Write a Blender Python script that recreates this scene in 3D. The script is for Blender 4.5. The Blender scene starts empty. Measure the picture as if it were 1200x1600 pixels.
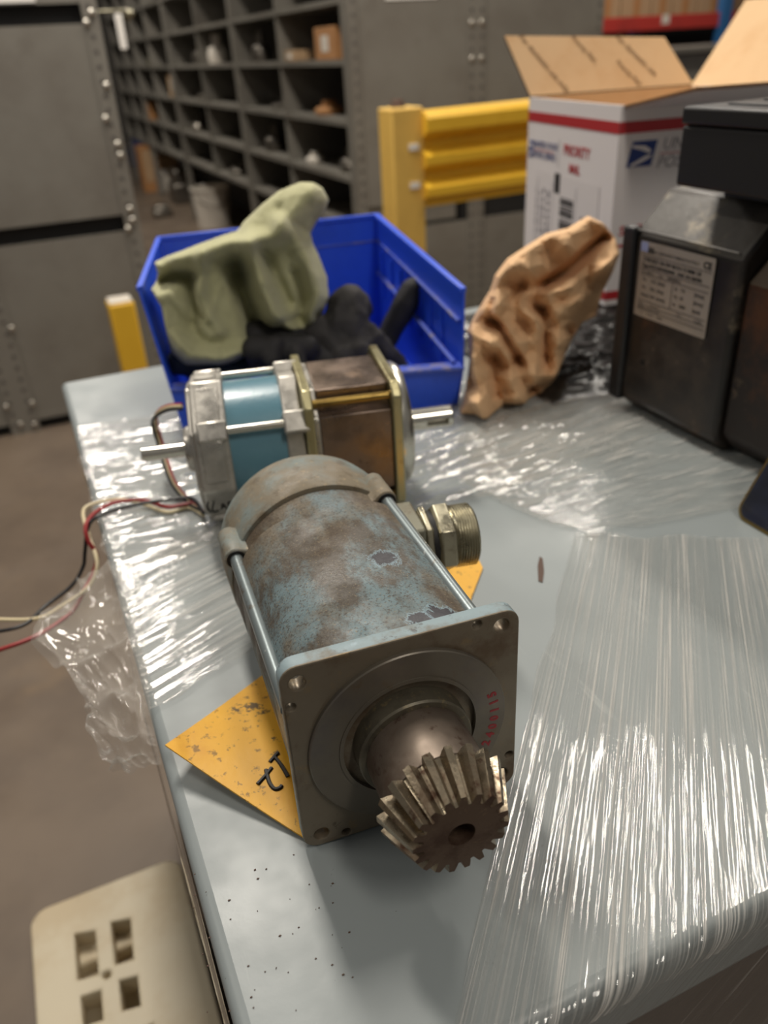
import bpy, bmesh, math, random
import numpy as np
from mathutils import Vector, Matrix, Euler, noise as mnoise
R = math.radians
SC = bpy.context.scene
COL = SC.collection
# ------------------------------------------------------------------ camera
PITCH, YAW, ROLL = R(30.09), R(22.35), R(-3.42)
FPX, CAMZ = 1250.0, 0.36
_f = Vector((math.sin(YAW)*math.cos(PITCH), math.cos(YAW)*math.cos(PITCH), -math.sin(PITCH)))
_r0 = Vector((math.cos(YAW), -math.sin(YAW), 0)); _u0 = _r0.cross(_f)
_r = _r0*math.cos(ROLL)+_u0*math.sin(ROLL); _u = -_r0*math.sin(ROLL)+_u0*math.cos(ROLL)
EYE = Vector((0, 0, CAMZ))
cd = bpy.data.cameras.new('camera'); cam = bpy.data.objects.new('camera', cd); COL.objects.link(cam)
m3 = Matrix((_r, _u, -_f)).transposed()
cam.matrix_world = Matrix.Translation(EYE) @ m3.to_4x4()
cd.sensor_fit = 'VERTICAL'; cd.sensor_height = 36; cd.sensor_width = 27
cd.lens = FPX/1600*36; cd.clip_start = .01; cd.clip_end = 60
cd.dof.use_dof = True; cd.dof.focus_distance = .405; cd.dof.aperture_fstop = 6.6
SC.camera = cam
def _ray(px, py): return _f*FPX + _r*(px-600) - _u*(py-800)
def PZ(px, py, z=0.0):
    d = _ray(px, py); return EYE + d*((z-CAMZ)/d.z)
def PY(px, py, Y):
    d = _ray(px, py); return EYE + d*(Y/d.y)
# ------------------------------------------------------------------ light
SC.view_settings.view_transform = 'Standard'; SC.view_settings.look = 'None'
SC.view_settings.gamma = 1; SC.view_settings.use_curve_mapping = False
SC.view_settings.exposure = 0.0
W = bpy.data.worlds.new('world'); SC.world = W; W.use_nodes = True
W.node_tree.nodes['Background'].inputs[0].default_value = (.83, .80, .76, 1)
W.node_tree.nodes['Background'].inputs[1].default_value = .155
def lamp(name, loc, sx, sy, power, col=(1, .93, .83), rot=(0, 0, 0)):
    l = bpy.data.lights.new(name, 'AREA'); l.shape = 'RECTANGLE'; l.size = sx; l.size_y = sy
    l.energy = power; l.color = col
    o = bpy.data.objects.new(name, l); COL.objects.link(o); o.location = loc; o.rotation_euler = rot
lamp('ceiling_and_fill_lamp', (.25, 2.3, 2.7), .30, 1.2, 88)
lamp('ceiling_and_fill_lamp', (.1, 6.6, 2.7), .35, 1.3, 88)
lamp('ceiling_and_fill_lamp', (2.0, 1.7, 2.7), .16, 1.2, 32)
lamp('ceiling_and_fill_lamp', (-2.2, 1.2, 2.7), .30, 1.2, 26)
lamp('ceiling_and_fill_lamp', (3.6, 4.6, 2.9), .35, 1.3, 76)
lamp('ceiling_and_fill_lamp', (.6, -1.4, 2.7), .30, 1.2, 34)  # added fill from the front, no known fixture, brightens faces towards the camera

# ------------------------------------------------------------------ materials
def lin(c):
    f = lambda v: v/12.92 if v <= .04045 else ((v+.055)/1.055)**2.4
    return (f(c[0]/255), f(c[1]/255), f(c[2]/255), 1)
class NT:
    def __init__(s, name):
        s.m = bpy.data.materials.new(name); s.m.use_nodes = True
        s.t = s.m.node_tree; s.n = s.t.nodes; s.l = s.t.links
        s.b = s.n['Principled BSDF']; s.out = s.n['Material Output']
        s.tc = s.n.new('ShaderNodeTexCoord'); s.coord = s.tc.outputs['Object']
    def N(s, typ, **kw):
        n = s.n.new(typ)
        for k, v in kw.items(): setattr(n, k, v)
        return n
    def link(s, a, b): s.l.new(a, b)
    def noise(s, scale, detail=4, rough=.6, stretch=None, dist=0, coord=None, kind='ShaderNodeTexNoise'):
        n = s.N(kind); n.inputs['Scale'].default_value = scale
        if kind == 'ShaderNodeTexNoise':
            n.inputs['Detail'].default_value = detail; n.inputs['Roughness'].default_value = rough
            n.inputs['Distortion'].default_value = dist
        c = coord or s.coord
        if stretch:
            mp = s.N('ShaderNodeMapping'); mp.inputs['Scale'].default_value = stretch
            s.link(c, mp.inputs['Vector']); c = mp.outputs[0]
        s.link(c, n.inputs['Vector'])
        return n.outputs[0]
    def rng(s, v, lo, hi, a=0., b=1.):
        n = s.N('ShaderNodeMapRange', interpolation_type='SMOOTHSTEP')
        for i, x in zip((1, 2, 3, 4), (lo, hi, a, b)): n.inputs[i].default_value = x
        s.link(v, n.inputs[0]); return n.outputs[0]
    def mix(s, fac, a, b):
        n = s.N('ShaderNodeMix', data_type='RGBA')
        if hasattr(fac, 'links') or not isinstance(fac, (int, float)): s.link(fac, n.inputs[0])
        else: n.inputs[0].default_value = fac
        for v, i in ((a, 6), (b, 7)):
            if isinstance(v, tuple): n.inputs[i].default_value = v
            else: s.link(v, n.inputs[i])
        return n.outputs[2]
def pm(name, col, rough=.5, metal=0., layers=(), bump=None, rvar=None, spec=None, coat=0, sheen=0, extra=None):
    """layers: (colour, scale, lo, hi, amount[, stretch[, detail]]) noise patches of real dirt, rust or wear"""
    t = NT(name); c = lin(col)
    for L in layers:
        lc, sc, lo, hi, am = L[:5]; st = L[5] if len(L) > 5 else None; de = L[6] if len(L) > 6 else 5
        m = t.rng(t.noise(sc, de, .65, st), lo, hi, 0, am)
        c = t.mix(m, c, lin(lc))
    if isinstance(c, tuple): t.b.inputs['Base Color'].default_value = c
    else: t.link(c, t.b.inputs['Base Color'])
    t.b.inputs['Roughness'].default_value = rough; t.b.inputs['Metallic'].default_value = metal
    if spec is not None: t.b.inputs['Specular IOR Level'].default_value = spec
    if coat: t.b.inputs['Coat Weight'].default_value = coat; t.b.inputs['Coat Roughness'].default_value = .15
    if sheen: t.b.inputs['Sheen Weight'].default_value = sheen
    if rvar:
        sc, lo, hi = rvar; t.link(t.rng(t.noise(sc, 4), .35, .65, lo, hi), t.b.inputs['Roughness'])
    if bump:
        sc, st, ds = bump[:3]
        b = t.N('ShaderNodeBump'); b.inputs['Strength'].default_value = st; b.inputs['Distance'].default_value = ds
        t.link(t.noise(sc, 5, .6, bump[3] if len(bump) > 3 else None), b.inputs['Height'])
        t.link(b.outputs[0], t.b.inputs['Normal'])
    if extra: extra(t)
    return t.m
def film_mat(name, line=.5, haze=.05, su=400, sv=5, bump=.35, gloss=.05, rough=.16, lo=.54, hi=.70, tint=(.975, .975, .97, 1)):
    """clear film: see-through, mirror-like by Fresnel, its creases whitened, the diffuse white also standing for light they catch"""
    t = NT(name); uv = t.tc.outputs['UV']
    st = t.rng(t.noise(1, 5, .7, (su, sv, 1), .15, coord=uv), lo, hi)
    st2 = t.rng(t.noise(1, 3, .6, (su*.12, sv*.9, 1), .4, coord=uv), .36, .66, .15, 1)
    tr = t.N('ShaderNodeBsdfTransparent'); tr.inputs[0].default_value = tint
    gl = t.N('ShaderNodeBsdfGlossy'); gl.inputs['Roughness'].default_value = rough; gl.inputs[0].default_value = (.95, .95, .95, 1)
    df = t.N('ShaderNodeBsdfDiffuse'); df.inputs[0].default_value = lin((228, 224, 217))
    bp = t.N('ShaderNodeBump'); bp.inputs['Strength'].default_value = bump; bp.inputs['Distance'].default_value = .001
    t.link(t.noise(1, 5, .68, (su*.8, sv*3.5, 1), .3, coord=uv), bp.inputs['Height'])
    for n in (gl, df): t.link(bp.outputs[0], n.inputs['Normal'])
    fc = t.N('ShaderNodeLayerWeight'); fc.inputs[0].default_value = .5; t.link(bp.outputs[0], fc.inputs['Normal'])
    pw = t.N('ShaderNodeMath', operation='POWER'); pw.inputs[1].default_value = 5; t.link(fc.outputs['Facing'], pw.inputs[0])
    lw = t.N('ShaderNodeMath', operation='MULTIPLY_ADD'); lw.inputs[1].default_value = .9; lw.inputs[2].default_value = .05; t.link(pw.outputs[0], lw.inputs[0])
    mx = t.N('ShaderNodeMath', operation='MULTIPLY'); t.link(st, mx.inputs[0]); t.link(st2, mx.inputs[1])
    ad = t.N('ShaderNodeMath', operation='MULTIPLY_ADD'); ad.inputs[1].default_value = gloss
    t.link(mx.outputs[0], ad.inputs[0]); t.link(lw.outputs[0], ad.inputs[2])
    m1 = t.N('ShaderNodeMixShader'); t.link(ad.outputs[0], m1.inputs[0]); t.link(tr.outputs[0], m1.inputs[1]); t.link(gl.outputs[0], m1.inputs[2])
    hz = t.N('ShaderNodeMath', operation='MULTIPLY_ADD'); hz.inputs[1].default_value = line; hz.inputs[2].default_value = haze
    t.link(mx.outputs[0], hz.inputs[0])
    m2 = t.N('ShaderNodeMixShader'); t.link(hz.outputs[0], m2.inputs[0]); t.link(m1.outputs[0], m2.inputs[1]); t.link(df.outputs[0], m2.inputs[2])
    t.link(m2.outputs[0], t.out.inputs[0]); return t.m
MT = {}
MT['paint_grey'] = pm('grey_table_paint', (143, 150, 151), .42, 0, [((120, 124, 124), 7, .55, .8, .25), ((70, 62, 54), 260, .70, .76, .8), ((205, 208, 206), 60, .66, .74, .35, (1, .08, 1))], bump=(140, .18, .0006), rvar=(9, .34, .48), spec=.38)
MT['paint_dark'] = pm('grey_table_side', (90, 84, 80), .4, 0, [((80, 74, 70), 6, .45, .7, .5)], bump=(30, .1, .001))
SERVO = lambda ex: pm('worn_blue_grey_paint', (104, 123, 128), .6, .0,
    [((88, 104, 108), 16, .45, .65, .7), ((100, 86, 66), 12, .40, .54, .92, (1, .7, 1), 12), ((72, 59, 44), 36, .44, .58, .88, (1, .5, 1), 12), ((58, 46, 36), 620, .50, .64, .7), ((150, 134, 104), 900, .56, .70, .6), ((138, 164, 174), 20, .64, .71, .75, None, 10), ((40, 36, 42), 17, .70, .73, .9)],
    bump=(420, .4, .0007), rvar=(40, .42, .8), extra=ex)
def chips(t):
    base = t.b.inputs['Base Color'].links[0].from_socket
    nz = t.noise(260, 6, .75, (1, .6, 1), 1.2); c = base
    for (x, y, z, r) in CHIPS:
        d = t.N('ShaderNodeVectorMath', operation='DISTANCE'); d.inputs[1].default_value = (x, y, z); t.link(t.coord, d.inputs[0])
        m = t.N('ShaderNodeMath', operation='DIVIDE'); m.inputs[1].default_value = r; t.link(d.outputs['Value'], m.inputs[0])
        a = t.N('ShaderNodeMath', operation='MULTIPLY_ADD'); a.inputs[1].default_value = 1.9; t.link(nz, a.inputs[0]); 
        sb = t.N('ShaderNodeMath', operation='SUBTRACT'); sb.inputs[0].default_value = .25; t.link(m.outputs[0], sb.inputs[1]); t.link(sb.outputs[0], a.inputs[2])
        c = t.mix(t.rng(a.outputs[0], .22, .40, 0, .55), c, lin((142, 168, 180))); c = t.mix(t.rng(a.outputs[0], .44, .50, 0, .95), c, lin((46, 40, 46)))
    t.link(c, t.b.inputs['Base Color'])
CHIPS = ((.014, .070, .117, .010), (.024, .010, .1195, .012), (.012, .012, .119, .007), (.018, .062, .116, .005))
MT['servo'] = SERVO(chips)
MT['servo_cap'] = pm('dusty_blue_grey_paint', (118, 129, 127), .6, .0,
    [((122, 107, 84), 14, .42, .60, .85, None, 12), ((96, 84, 66), 90, .52, .66, .75, None, 8), ((156, 138, 108), 220, .58, .70, .6), ((142, 160, 166), 34, .64, .74, .5)], bump=(260, .4, .0007), rvar=(30, .45, .8))
MT['flange_face'] = pm('bare_rusty_steel', (122, 112, 96), .42, .45, [((92, 72, 52), 26, .48, .66, .75, None, 8), ((138, 118, 84), 80, .56, .70, .6, None, 8), ((60, 50, 42), 130, .60, .70, .5)], bump=(200, .2, .0003), rvar=(30, .34, .6))
MT['pilot'] = pm('machined_steel', (114, 107, 95), .38, .5, [((92, 88, 90), 18, .45, .7, .6), ((110, 92, 68), 60, .56, .7, .55, None, 8)], bump=(160, .08, .0003), rvar=(24, .28, .5))
MT['hub'] = pm('brown_tinted_steel', (122, 110, 99), .42, .7, [((92, 72, 58), 30, .46, .66, .7, None, 8), ((70, 44, 32), 110, .58, .68, .7), ((150, 138, 118), 24, .62, .75, .6)], bump=(180, .15, .0004), rvar=(26, .32, .55))
MT['gear'] = pm('worn_gear_steel', (150, 138, 118), .33, .85, [((98, 80, 64), 60, .44, .62, .8, None, 8), ((70, 40, 28), 120, .54, .66, .85, None, 8), ((196, 184, 156), 44, .6, .72, .7)], bump=(240, .35, .0008), rvar=(60, .22, .55))
MT['gear_face'] = pm('rusty_gear_face', (98, 80, 66), .55, .55, [((70, 48, 36), 60, .45, .65, .8, None, 8), ((128, 106, 82), 160, .58, .7, .6)], bump=(240, .35, .0005))
MT['seal'] = pm('oily_seal', (98, 92, 78), .45, .5, [((140, 124, 90), 170, .56, .68, .7), ((56, 52, 46), 40, .5, .7, .6)], bump=(260, .3, .0004))
MT['rod'] = pm('grey_tie_rod', (128, 138, 140), .34, .55, [((100, 84, 66), 70, .55, .68, .8, None, 8), ((190, 194, 190), 120, .66, .74, .7)], bump=(300, .2, .0003))
MT['dark_hole'] = pm('dark_recess', (18, 16, 15), .6)
MT['brass'] = pm('dirty_nickel_brass', (176, 170, 148), .30, .9, [((104, 96, 78), 60, .48, .66, .75, None, 8), ((214, 208, 184), 40, .64, .75, .6)], bump=(180, .3, .0006), rvar=(50, .2, .5))
MT['conn_block'] = pm('grubby_cast_block', (124, 122, 106), .5, .4, [((100, 82, 62), 40, .5, .66, .7, None, 8), ((150, 150, 138), 60, .6, .72, .5)], bump=(200, .3, .0005))
MT['yellow_plate'] = pm('yellow_painted_sheet', (230, 172, 40), .45, 0, [((212, 146, 30), 30, .5, .7, .5), ((56, 42, 24), 48, .62, .66, .9, None, 9), ((110, 80, 30), 170, .58, .66, .75), ((236, 184, 70), 20, .6, .75, .4)], bump=(120, .25, .0005))
MT['ink'] = pm('black_marker', (26, 24, 26), .6)
MT['ink_red'] = pm('red_stamp_ink', (150, 44, 50), .6)
MT['alu'] = pm('cast_aluminium', (188, 184, 176), .36, .75, [((150, 146, 138), 26, .45, .68, .6), ((226, 222, 214), 60, .62, .75, .6), ((100, 92, 82), 50, .66, .74, .6)], bump=(180, .3, .0005), rvar=(40, .26, .5))
MT['zinc'] = pm('bright_zinc', (214, 210, 198), .24, .95, [((150, 140, 116), 60, .6, .72, .5)], bump=(120, .1, .0003))
MT['blue_band'] = pm('teal_blue_enamel', (92, 134, 150), .32, 0, [((76, 116, 134), 12, .45, .7, .5)], bump=(150, .35, .0007), coat=.3)
MT['bronze'] = pm('bronzed_laminations', (124, 108, 96), .34, .75, [((92, 80, 72), 20, .45, .65, .7), ((152, 128, 108), 30, .58, .72, .6), ((54, 48, 42), 44, .62, .72, .6)], bump=(600, .25, .0004, (1, .03, .03)), rvar=(26, .26, .48))
MT['yzinc'] = pm('yellow_zinc', (178, 170, 132), .34, .85, [((122, 108, 72), 40, .5, .68, .7), ((210, 204, 180), 50, .6, .72, .5)], bump=(160, .2, .0004))
MT['brass_rod'] = pm('brass_rod', (150, 124, 66), .3, .9, [((96, 76, 42), 60, .5, .68, .7)])
MT['bin'] = pm('blue_polypropylene', (46, 90, 226), .38, 0, [((38, 76, 200), 9, .45, .7, .6), ((140, 148, 190), 60, .66, .76, .45, (1, .35, 1), 8)], bump=(90, .08, .0008))
MT['bin_worn'] = pm('scuffed_blue_rim', (70, 92, 190), .45, 0, [((150, 140, 132), 60, .5, .66, .7, None, 8)], bump=(120, .1, .0008))
MT['glove_green'] = pm('sage_suede', (192, 190, 150), .95, 0, [((162, 160, 124), 14, .42, .66, .6), ((204, 202, 164), 40, .56, .72, .4), ((116, 116, 92), 22, .64, .78, .5)], bump=(420, .5, .0012), sheen=.25, spec=.1)
MT['glove_cuff'] = pm('dark_blue_cuff', (52, 60, 74), .9, 0, [((84, 90, 96), 30, .5, .7, .5)], bump=(400, .4, .001), spec=.1)
MT['glove_grey'] = pm('charcoal_knit', (70, 68, 68), .92, 0, [((96, 94, 92), 60, .5, .7, .6), ((44, 43, 45), 14, .5, .7, .6)], bump=(600, .6, .001), spec=.15)
MT['glove_black'] = pm('black_coated_knit', (34, 32, 34), .7, 0, [((62, 58, 56), 30, .55, .72, .5)], bump=(500, .4, .001))
MT['kraft'] = pm('kraft_paper', (222, 182, 140), .8, 0, [((206, 164, 122), 10, .45, .7, .5), ((74, 52, 58), 9, .70, .76, .8), ((226, 190, 150), 26, .58, .75, .3)], bump=(160, .12, .0005), spec=.25)
MT['card'] = pm('corrugated_card', (224, 190, 148), .8, 0, [((208, 164, 118), 14, .45, .7, .4)], bump=(300, .12, .0006, (1, .06, 1)), spec=.2)
MT['card_edge'] = pm('cut_card_edge', (120, 88, 60), .9, 0, [((60, 42, 30), 500, .5, .6, .8)])
MT['card_white'] = pm('white_coated_card', (226, 220, 218), .55, 0, [((210, 202, 198), 8, .5, .75, .5)], bump=(40, .06, .001))
MT['print_red'] = pm('red_print', (176, 38, 44), .5)
MT['print_blue'] = pm('navy_print', (34, 56, 122), .5)
MT['print_grey'] = pm('grey_print', (140, 136, 140), .6)
MT['label_paper'] = pm('label_paper', (222, 216, 214), .5)
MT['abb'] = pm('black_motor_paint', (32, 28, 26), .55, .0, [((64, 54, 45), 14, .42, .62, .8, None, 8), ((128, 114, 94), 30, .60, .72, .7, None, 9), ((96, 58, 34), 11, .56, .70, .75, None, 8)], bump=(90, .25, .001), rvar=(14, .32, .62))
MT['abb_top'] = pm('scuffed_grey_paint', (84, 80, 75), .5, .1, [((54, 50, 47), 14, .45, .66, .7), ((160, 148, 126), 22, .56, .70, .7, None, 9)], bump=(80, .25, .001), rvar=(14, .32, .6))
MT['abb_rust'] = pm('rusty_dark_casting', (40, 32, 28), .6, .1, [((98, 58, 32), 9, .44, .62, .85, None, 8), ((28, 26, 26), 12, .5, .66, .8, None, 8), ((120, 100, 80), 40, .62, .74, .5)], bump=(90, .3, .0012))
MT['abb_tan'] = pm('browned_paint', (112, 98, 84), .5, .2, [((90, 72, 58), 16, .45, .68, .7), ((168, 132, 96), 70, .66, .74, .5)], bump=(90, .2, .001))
MT['plate_alu'] = pm('nameplate_foil', (172, 162, 150), .36, .35, [((150, 140, 128), 14, .45, .7, .6), ((140, 146, 190), 8, .66, .78, .5)])
MT['plastic_black'] = pm('black_moulding', (30, 28, 29), .42, 0, [((60, 54, 50), 24, .58, .74, .5, None, 8)], bump=(60, .12, .001))
MT['phone_frame'] = pm('gold_phone_frame', (140, 120, 72), .28, .9)
MT['phone_glass'] = pm('dark_glass', (16, 18, 28), .06, 0, [((34, 40, 62), 20, .4, .7, .7)], coat=1)
MT['yellow_rail'] = pm('safety_yellow', (236, 186, 52), .42, 0, [((222, 168, 36), 6, .45, .7, .5), ((120, 96, 66), 20, .70, .76, .7)], bump=(30, .08, .001))
MT['yellow_pale'] = pm('faded_yellow', (226, 184, 92), .5, 0, [((206, 166, 84), 8, .45, .7, .5), ((130, 110, 90), 16, .70, .78, .7)])
MT['rust_cap'] = pm('rust_brown', (84, 62, 50), .7)
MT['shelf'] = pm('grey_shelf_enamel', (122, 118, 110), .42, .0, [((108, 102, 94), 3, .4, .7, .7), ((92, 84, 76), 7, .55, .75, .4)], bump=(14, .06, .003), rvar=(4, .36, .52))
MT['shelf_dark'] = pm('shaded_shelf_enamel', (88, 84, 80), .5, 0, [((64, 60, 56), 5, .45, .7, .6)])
MT['bolt'] = pm('bright_bolt', (190, 184, 174), .34, .9)
MT['dark_gap'] = pm('dark_gap', (26, 25, 24), .8)
MT['floor'] = pm('worn_concrete', (112, 98, 84), .55, 0, [((92, 80, 70), 1.6, .42, .66, .7), ((134, 112, 86), 2.4, .55, .75, .5), ((66, 56, 50), 9, .66, .76, .5), ((50, 43, 40), 5, .74, .8, .6)], bump=(30, .15, .002), rvar=(3, .4, .65))
MT['wall'] = pm('far_wall', (70, 66, 62), .8)
MT['cream'] = pm('cream_plastic', (206, 194, 168), .5, 0, [((190, 170, 136), 7, .45, .68, .7), ((150, 130, 104), 26, .62, .76, .4)], bump=(40, .12, .001))
MT['red_beam'] = pm('red_rack_beam', (178, 52, 44), .5, 0, [((130, 44, 40), 3, .5, .7, .6)])
MT['blue_post'] = pm('blue_rack_post', (44, 98, 150), .5)
MT['tan_box'] = pm('tan_carton', (172, 142, 108), .8, 0, [((140, 112, 82), 4, .45, .7, .5)])
MT['orange_box'] = pm('orange_carton', (168, 120, 74), .8, 0, [((144, 98, 58), 6, .45, .7, .5)])
MT['steel_part'] = pm('dull_steel_part', (120, 114, 106), .35, .8, [((80, 74, 68), 10, .45, .7, .6)])
MT['white_part'] = pm('off_white_part', (214, 206, 194), .5)
MT['paper'] = pm('white_paper', (236, 232, 226), .7)
MT['wire_red'] = pm('red_insulation', (156, 44, 44), .4)
MT['wire_black'] = pm('black_insulation', (30, 28, 30), .4)
MT['wire_white'] = pm('white_insulation', (224, 208, 170), .4)
MT['film'] = film_mat('stretch_film_streaked', .60, .03, 640, 4, bump=.08, rough=.07, gloss=.10, lo=.46, hi=.62)
MT['film_soft'] = film_mat('stretch_film_creased', .46, .04, 340, 16, bump=.12, rough=.07, gloss=.10, lo=.47, hi=.64)
MT['film_flap'] = film_mat('stretch_film_crumpled', .55, .17, 120, 40, bump=.2, gloss=.14, rough=.07, lo=.54, hi=.70)
MT['film_side'] = film_mat('stretch_film_side', .22, .03, 200, 5, bump=.15, rough=.08)
MT['film_black'] = pm('black_plastic_film', (30, 29, 28), .34, 0, [((58, 54, 48), 14, .5, .7, .6)], bump=(60, .3, .002), coat=.2)

# ------------------------------------------------------------------ mesh helpers
def NB(): return bmesh.new()
def _xf(v, M): return M @ Vector(v) if M is not None else Vector(v)
def box(bm, x0, x1, y0, y1, z0, z1, M=None):
    v = [bm.verts.new(_xf((x, y, z), M)) for z in (z0, z1) for y in (y0, y1) for x in (x0, x1)]
    for f in ((0, 2, 3, 1), (4, 5, 7, 6), (0, 1, 5, 4), (2, 6, 7, 3), (0, 4, 6, 2), (1, 3, 7, 5)):
        bm.faces.new([v[i] for i in f])
def hexa(bm, b, t):
    v = [bm.verts.new(p) for p in list(b)+list(t)]; n = len(b)
    bm.faces.new(v[:n][::-1]); bm.faces.new(v[n:])
    for i in range(n): bm.faces.new((v[i], v[(i+1) % n], v[n+(i+1) % n], v[n+i]))
def prism(bm, pts, h0, h1, M=None):
    hexa(bm, [_xf((p[0], p[1], h0), M) for p in pts], [_xf((p[0], p[1], h1), M) for p in pts])
def frame_z(p, q):
    d = (Vector(q)-Vector(p)); l = d.length
    return Matrix.Translation(Vector(p)) @ d.to_track_quat('Z', 'Y').to_matrix().to_4x4(), l
def lathe(bm, prof, seg=40, M=None, cap=True):
    rings = []
    for r, h in prof:
        rings.append([bm.verts.new(_xf((r*math.cos(2*math.pi*i/seg), r*math.sin(2*math.pi*i/seg), h), M)) for i in range(seg)])
    for a, b in zip(rings, rings[1:]):
        for i in range(seg): bm.faces.new((a[i], a[(i+1) % seg], b[(i+1) % seg], b[i]))
    if cap:
        bm.faces.new(rings[0][::-1]); bm.faces.new(rings[-1])
def cyl(bm, p, q, r, seg=24, r2=None):
    M, l = frame_z(p, q); lathe(bm, [(r, 0), (r if r2 is None else r2, l)], seg, M)
def tube(bm, path, r, seg=8, sub=6):
    P = [Vector(p) for p in path]
    if sub > 1 and len(P) > 2:
        out = []
        for i in range(len(P)-1):
            p0 = P[max(i-1, 0)]; p1 = P[i]; p2 = P[i+1]; p3 = P[min(i+2, len(P)-1)]
            for k in range(sub):
                t = k/sub
                out.append(.5*((2*p1)+(p2-p0)*t+(2*p0-5*p1+4*p2-p3)*t*t+(3*p1-p0-3*p2+p3)*t**3))
        P = out+[P[-1]]
    n = len(P); rs = r if isinstance(r, (list, tuple)) else None
    up = Vector((0, 0, 1)); rings = []
    for i, p in enumerate(P):
        d = (P[min(i+1, n-1)]-P[max(i-1, 0)]).normalized()
        a = d.cross(up)
        if a.length < 1e-3: a = d.cross(Vector((0, 1, 0)))
        a.normalize(); b = a.cross(d)
        rr = r if rs is None else rs[0]+(rs[-1]-rs[0])*i/(n-1)
        rings.append([bm.verts.new(p+(a*math.cos(2*math.pi*k/seg)+b*math.sin(2*math.pi*k/seg))*rr) for k in range(seg)])
    for x, y in zip(rings, rings[1:]):
        for k in range(seg): bm.faces.new((x[k], x[(k+1) % seg], y[(k+1) % seg], y[k]))
    bm.faces.new(rings[0][::-1]); bm.faces.new(rings[-1])
def me_from(bm, name, m, smooth=35):
    bmesh.ops.recalc_face_normals(bm, faces=bm.faces[:])
    me = bpy.data.meshes.new(name); bm.to_mesh(me); bm.free()
    if m is not None: me.materials.append(MT[m] if isinstance(m, str) else m)
    if smooth:
        me.polygons.foreach_set('use_smooth', [True]*len(me.polygons))
        me.set_sharp_from_angle(angle=R(smooth))
    return me
def obj(name, bm, m, parent=None, smooth=35, bev=0, seg=2, label=None):
    me = me_from(bm, name, m, smooth) if not isinstance(bm, bpy.types.Mesh) else bm
    o = bpy.data.objects.new(name, me); COL.objects.link(o)
    if parent is not None: o.parent = parent
    if bev:
        b = o.modifiers.new('bevel', 'BEVEL'); b.width = bev; b.segments = seg; b.limit_method = 'ANGLE'; b.angle_limit = R(40)
    if label: o['label'] = label
    return o
def tag(o, label, cat, group=None):
    o['label'] = label; o['category'] = cat
    if group: o['group'] = group
    return o
def thing(name, label, cat, loc=(0, 0, 0), rot=(0, 0, 0), group=None):
    o = bpy.data.objects.new(name, None); COL.objects.link(o); o.empty_display_size = .05
    o.location = loc; o.rotation_euler = rot
    return tag(o, label, cat, group)
def struct(o): o['kind'] = 'structure'; return o
def shift(bm, loc):
    for v in bm.verts: v.co -= Vector(loc)
    return bm
def baked(o, m=None):
    """mesh of o with its modifiers applied; o is removed"""
    dg = bpy.context.evaluated_depsgraph_get(); dg.update()
    me = bpy.data.meshes.new_from_object(o.evaluated_get(dg)); d = o.data
    bpy.data.objects.remove(o)
    if m is not None:
        me.materials.clear(); me.materials.append(MT[m])
    return me
def holed(outline, holes, thick, bev, m):
    cu = bpy.data.curves.new('tmp', 'CURVE'); cu.dimensions = '2D'; cu.fill_mode = 'BOTH'
    cu.extrude = thick/2-bev; cu.bevel_depth = bev; cu.bevel_resolution = 1; cu.offset = -bev
    def sp(pts):
        s = cu.splines.new('POLY'); s.points.add(len(pts)-1); s.use_cyclic_u = True
        for p, q in zip(s.points, pts): p.co = (q[0], q[1], 0, 1)
    sp(outline)
    for cx, cy, r in holes: sp([(cx+r*math.cos(a*math.pi/10), cy+r*math.sin(a*math.pi/10)) for a in range(20)])
    o = bpy.data.objects.new('tmp', cu); COL.objects.link(o)
    me = baked(o, m); me.polygons.foreach_set('use_smooth', [True]*len(me.polygons)); me.set_sharp_from_angle(angle=R(30))
    return me
def rrect(x0, x1, y0, y1, r, n=6):
    out = []
    for cx, cy, a0 in ((x1-r, y0+r, -90), (x1-r, y1-r, 0), (x0+r, y1-r, 90), (x0+r, y0+r, 180)):
        for k in range(n+1):
            a = R(a0+90*k/n); out.append((cx+r*math.cos(a), cy+r*math.sin(a)))
    return out
def text_me(s, size, m, M, depth=.00015, align='LEFT', shear=0, bold=0):
    cu = bpy.data.curves.new('tmp', 'FONT'); cu.body = s; cu.size = size; cu.align_x = align; cu.extrude = depth; cu.shear = shear; cu.offset = bold
    cu.resolution_u = 2
    o = bpy.data.objects.new('tmp', cu); COL.objects.link(o); me = baked(o, m); me.transform(M); return me
def text(name, s, size, m, parent, M, **k):
    return obj(name, text_me(s, size, m, M, **k), m, parent)
def basis(o, x, y):
    x = Vector(x).normalized(); y = Vector(y).normalized(); z = x.cross(y)
    M = Matrix((x, y, z)).transposed().to_4x4(); M.translation = Vector(o); return M
RS = np.random.RandomState
def vnoise(u, v, seed):
    """smooth value noise on numpy arrays"""
    rs = RS(seed); G = rs.rand(257, 257)*2-1
    iu = np.floor(u).astype(int); iv = np.floor(v).astype(int); fu = u-iu; fv = v-iv
    fu = fu*fu*(3-2*fu); fv = fv*fv*(3-2*fv); g = lambda a, b: G[a % 257, b % 257]
    return (g(iu, iv)*(1-fu)+g(iu+1, iv)*fu)*(1-fv)+(g(iu, iv+1)*(1-fu)+g(iu+1, iv+1)*fu)*fv
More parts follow.
